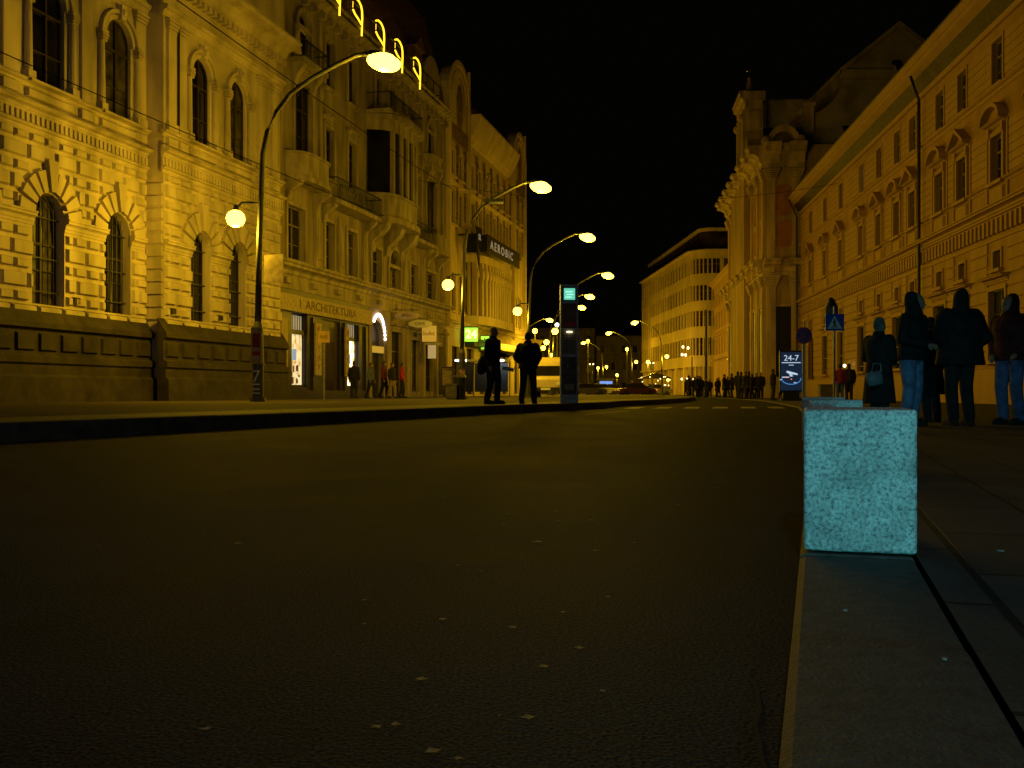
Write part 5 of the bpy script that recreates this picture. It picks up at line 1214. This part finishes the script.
# ------------------------------------------------------------ van, cars, kiosk
t = thing('van', 'cream van with a dark window band parked behind the two men', 'van', (1.85, 54.5, ZL), R(-8))
M_CREAM = mat('cream_car_paint', (.50,.42,.24), .35, .1, 4, spec=.5)
q = MB(); q.prism([(-.0,.35),(-.08,.5),(-.08,1.0),(.06,1.15),(.28,1.9),(.5,2.2),(4.6,2.25),(4.75,2.1),(4.8,.35)], -.92, .92); o = q.build('body', M_CREAM, t); bv = o.modifiers.new('b','BEVEL'); bv.width=.07; bv.segments=3
q = MB(); q.prism([(.05,1.18),(.22,1.72),(.26,1.72),(.12,1.18)], -.82, .82); q.build('windscreen', M_GLASS, t)
q = MB(); q.box(-.95,.95,-.16,.0,.36,.55); q.build('bumper', M_BLACK, t)
for s_ in (-1,1):
    q = MB(); q.box(s_*.72-.14,s_*.72+.14,-.11,-.07,.68,.84); q.build('headlight', M_WHITE, t)
    q = MB(); q.box(s_*1.08-.08,s_*1.08+.08,.2,.3,1.15,1.4); q.build('mirror', M_BLACK, t)
    q = MB(); q.box(s_*.93-.006,s_*.93+.006,.5,1.5,1.2,1.8); q.build('side_window', M_GLASS, t)
    for yy in (.85, 3.9):
        q = MB(); q.M = Matrix.Translation((s_*.82,yy,.33)) @ Matrix.Rotation(R(90),4,'Y'); q.cyl(0,0,-.11,.11,.33,.33,20); wh = q.build('wheel', M_BLACK, t)
        q = MB(); q.M = Matrix.Translation((s_*.93,yy,.33)) @ Matrix.Rotation(R(90),4,'Y'); q.cyl(0,0,-.012,.012,.19,.19,16); q.build('rim', M_STEEL, wh)
q = MB(); q.box(-.26,.26,-.17,-.161,.40,.52); q.build('number_plate', M_WHITE, t)
def car(px, Y, rz, col, label, lit=None):
    t = thing('parked_car', label, 'car', at(px, Y, .0), rz, 'cars parked across the far end of the street')
    pm = mat('car_paint_'+('%02d' % int(sum(col)*100)), col, .3, .1, 4, spec=.6)
    q = MB(); rings = []
    for y_, s_ in ((-.84,.94),(-.8,1),(.8,1),(.84,.94)):
        rings.append([(x, y_, .28+(z_-.28)*s_) for x, z_ in ((-2.1,.32),(-2.15,.62),(-2.05,.85),(-1.2,.95),(1.1,.95),(1.95,.85),(2.12,.6),(2.1,.32))])
    q.loft(rings); o = q.build('body', pm, t); bv = o.modifiers.new('b','BEVEL'); bv.width=.05; bv.segments=2
    q = MB(); q.loft([[(-1.35,s_*.76,.94),(-.75,s_*.62,1.42),(.55,s_*.62,1.42),(1.2,s_*.76,.94)] for s_ in (-1,1)]); cb = q.build('cabin_glass', M_GLASS, t)
    q = MB(); q.box(-.7,.5,-.62,.62,1.42,1.46); q.build('roof', pm, t)
    for x in (-1.35,1.35):
        for s_ in (-1,1):
            q = MB(); q.M = Matrix.Translation((x,s_*.76,.31)) @ Matrix.Rotation(R(90),4,'X'); q.cyl(0,0,-.1,.1,.31,.31,16); q.build('wheel', M_BLACK, t)
    for s_ in (-1,1):
        q = MB(); q.box(-2.17,-2.05,s_*.6-.15,s_*.6+.15,.6,.76); q.build('headlight', E_BULB if lit == 'head' else M_WHITE, t)
        q = MB(); q.box(2.05,2.16,s_*.6-.15,s_*.6+.15,.62,.8); q.build('tail_light', E_RED if lit == 'tail' else M_RED, t)
    return t
car(587, 112, R(10), (.06,.06,.07), 'dark parked car just right of the stop column')
car(601, 118, R(5), (.30,.29,.27), 'silver parked car in front of the blue lit kiosk')
car(614, 122, R(0), (.05,.03,.03), 'black parked car right of the blue lit kiosk')
car(636, 110, R(12), (.05,.012,.01), 'reddish car with glowing tail lights in the far row', 'tail')
car(655, 124, R(0), (.10,.10,.11), 'grey parked car under the strings of small bulbs')
q = MB(); 
t = thing('lit_kiosk', 'small kiosk glowing blue in front of the distant buildings', 'kiosk', at(606,150,0)); q.box(-1.1,1.1,0,1.6,0,2.3); q.build('cabin', M_SHOPD, t)
q = MB(); q.box(-1.4,1.4,-.3,1.7,2.3,2.5); q.build('roof', M_SHOPD, t); q = MB(); q.box(-.95,.95,-.02,0,1.0,2.1); a_ = q.build('lit_window', emi('blue_kiosk_light', (.12,.3,.9), 1.0), t)
q = MB(); q.box(.1,.6,-.04,-.021,1.1,1.6); q.build('bright_panel', E_COOL, a_)
t = thing('market_stall', 'dark stall hung with strings of small bulbs in the distance', 'market stall', at(656,134,0)); q = MB(); q.box(-1.9,1.9,0,2,0,1.1); q.build('counter', M_SHOPD, t)
q = MB(); q.prism([(-2.2,2.3),(0,3.1),(2.2,2.3)], -.5, 2.3, 'y'); q.build('roof', M_SHOPD, t)
for x in (-1.85,1.85): q = MB(); q.box(x-.05,x+.05,0,.1,1.1,2.32); q.build('post', M_SHOPD, t)
q = MB(); random.seed(5)
for i in range(14): q.ell((random.uniform(-2,2), -.55, random.uniform(1.2,2.6)), .07,.05,.08,6,4)
q.build('string_bulbs', E_BULB, t)
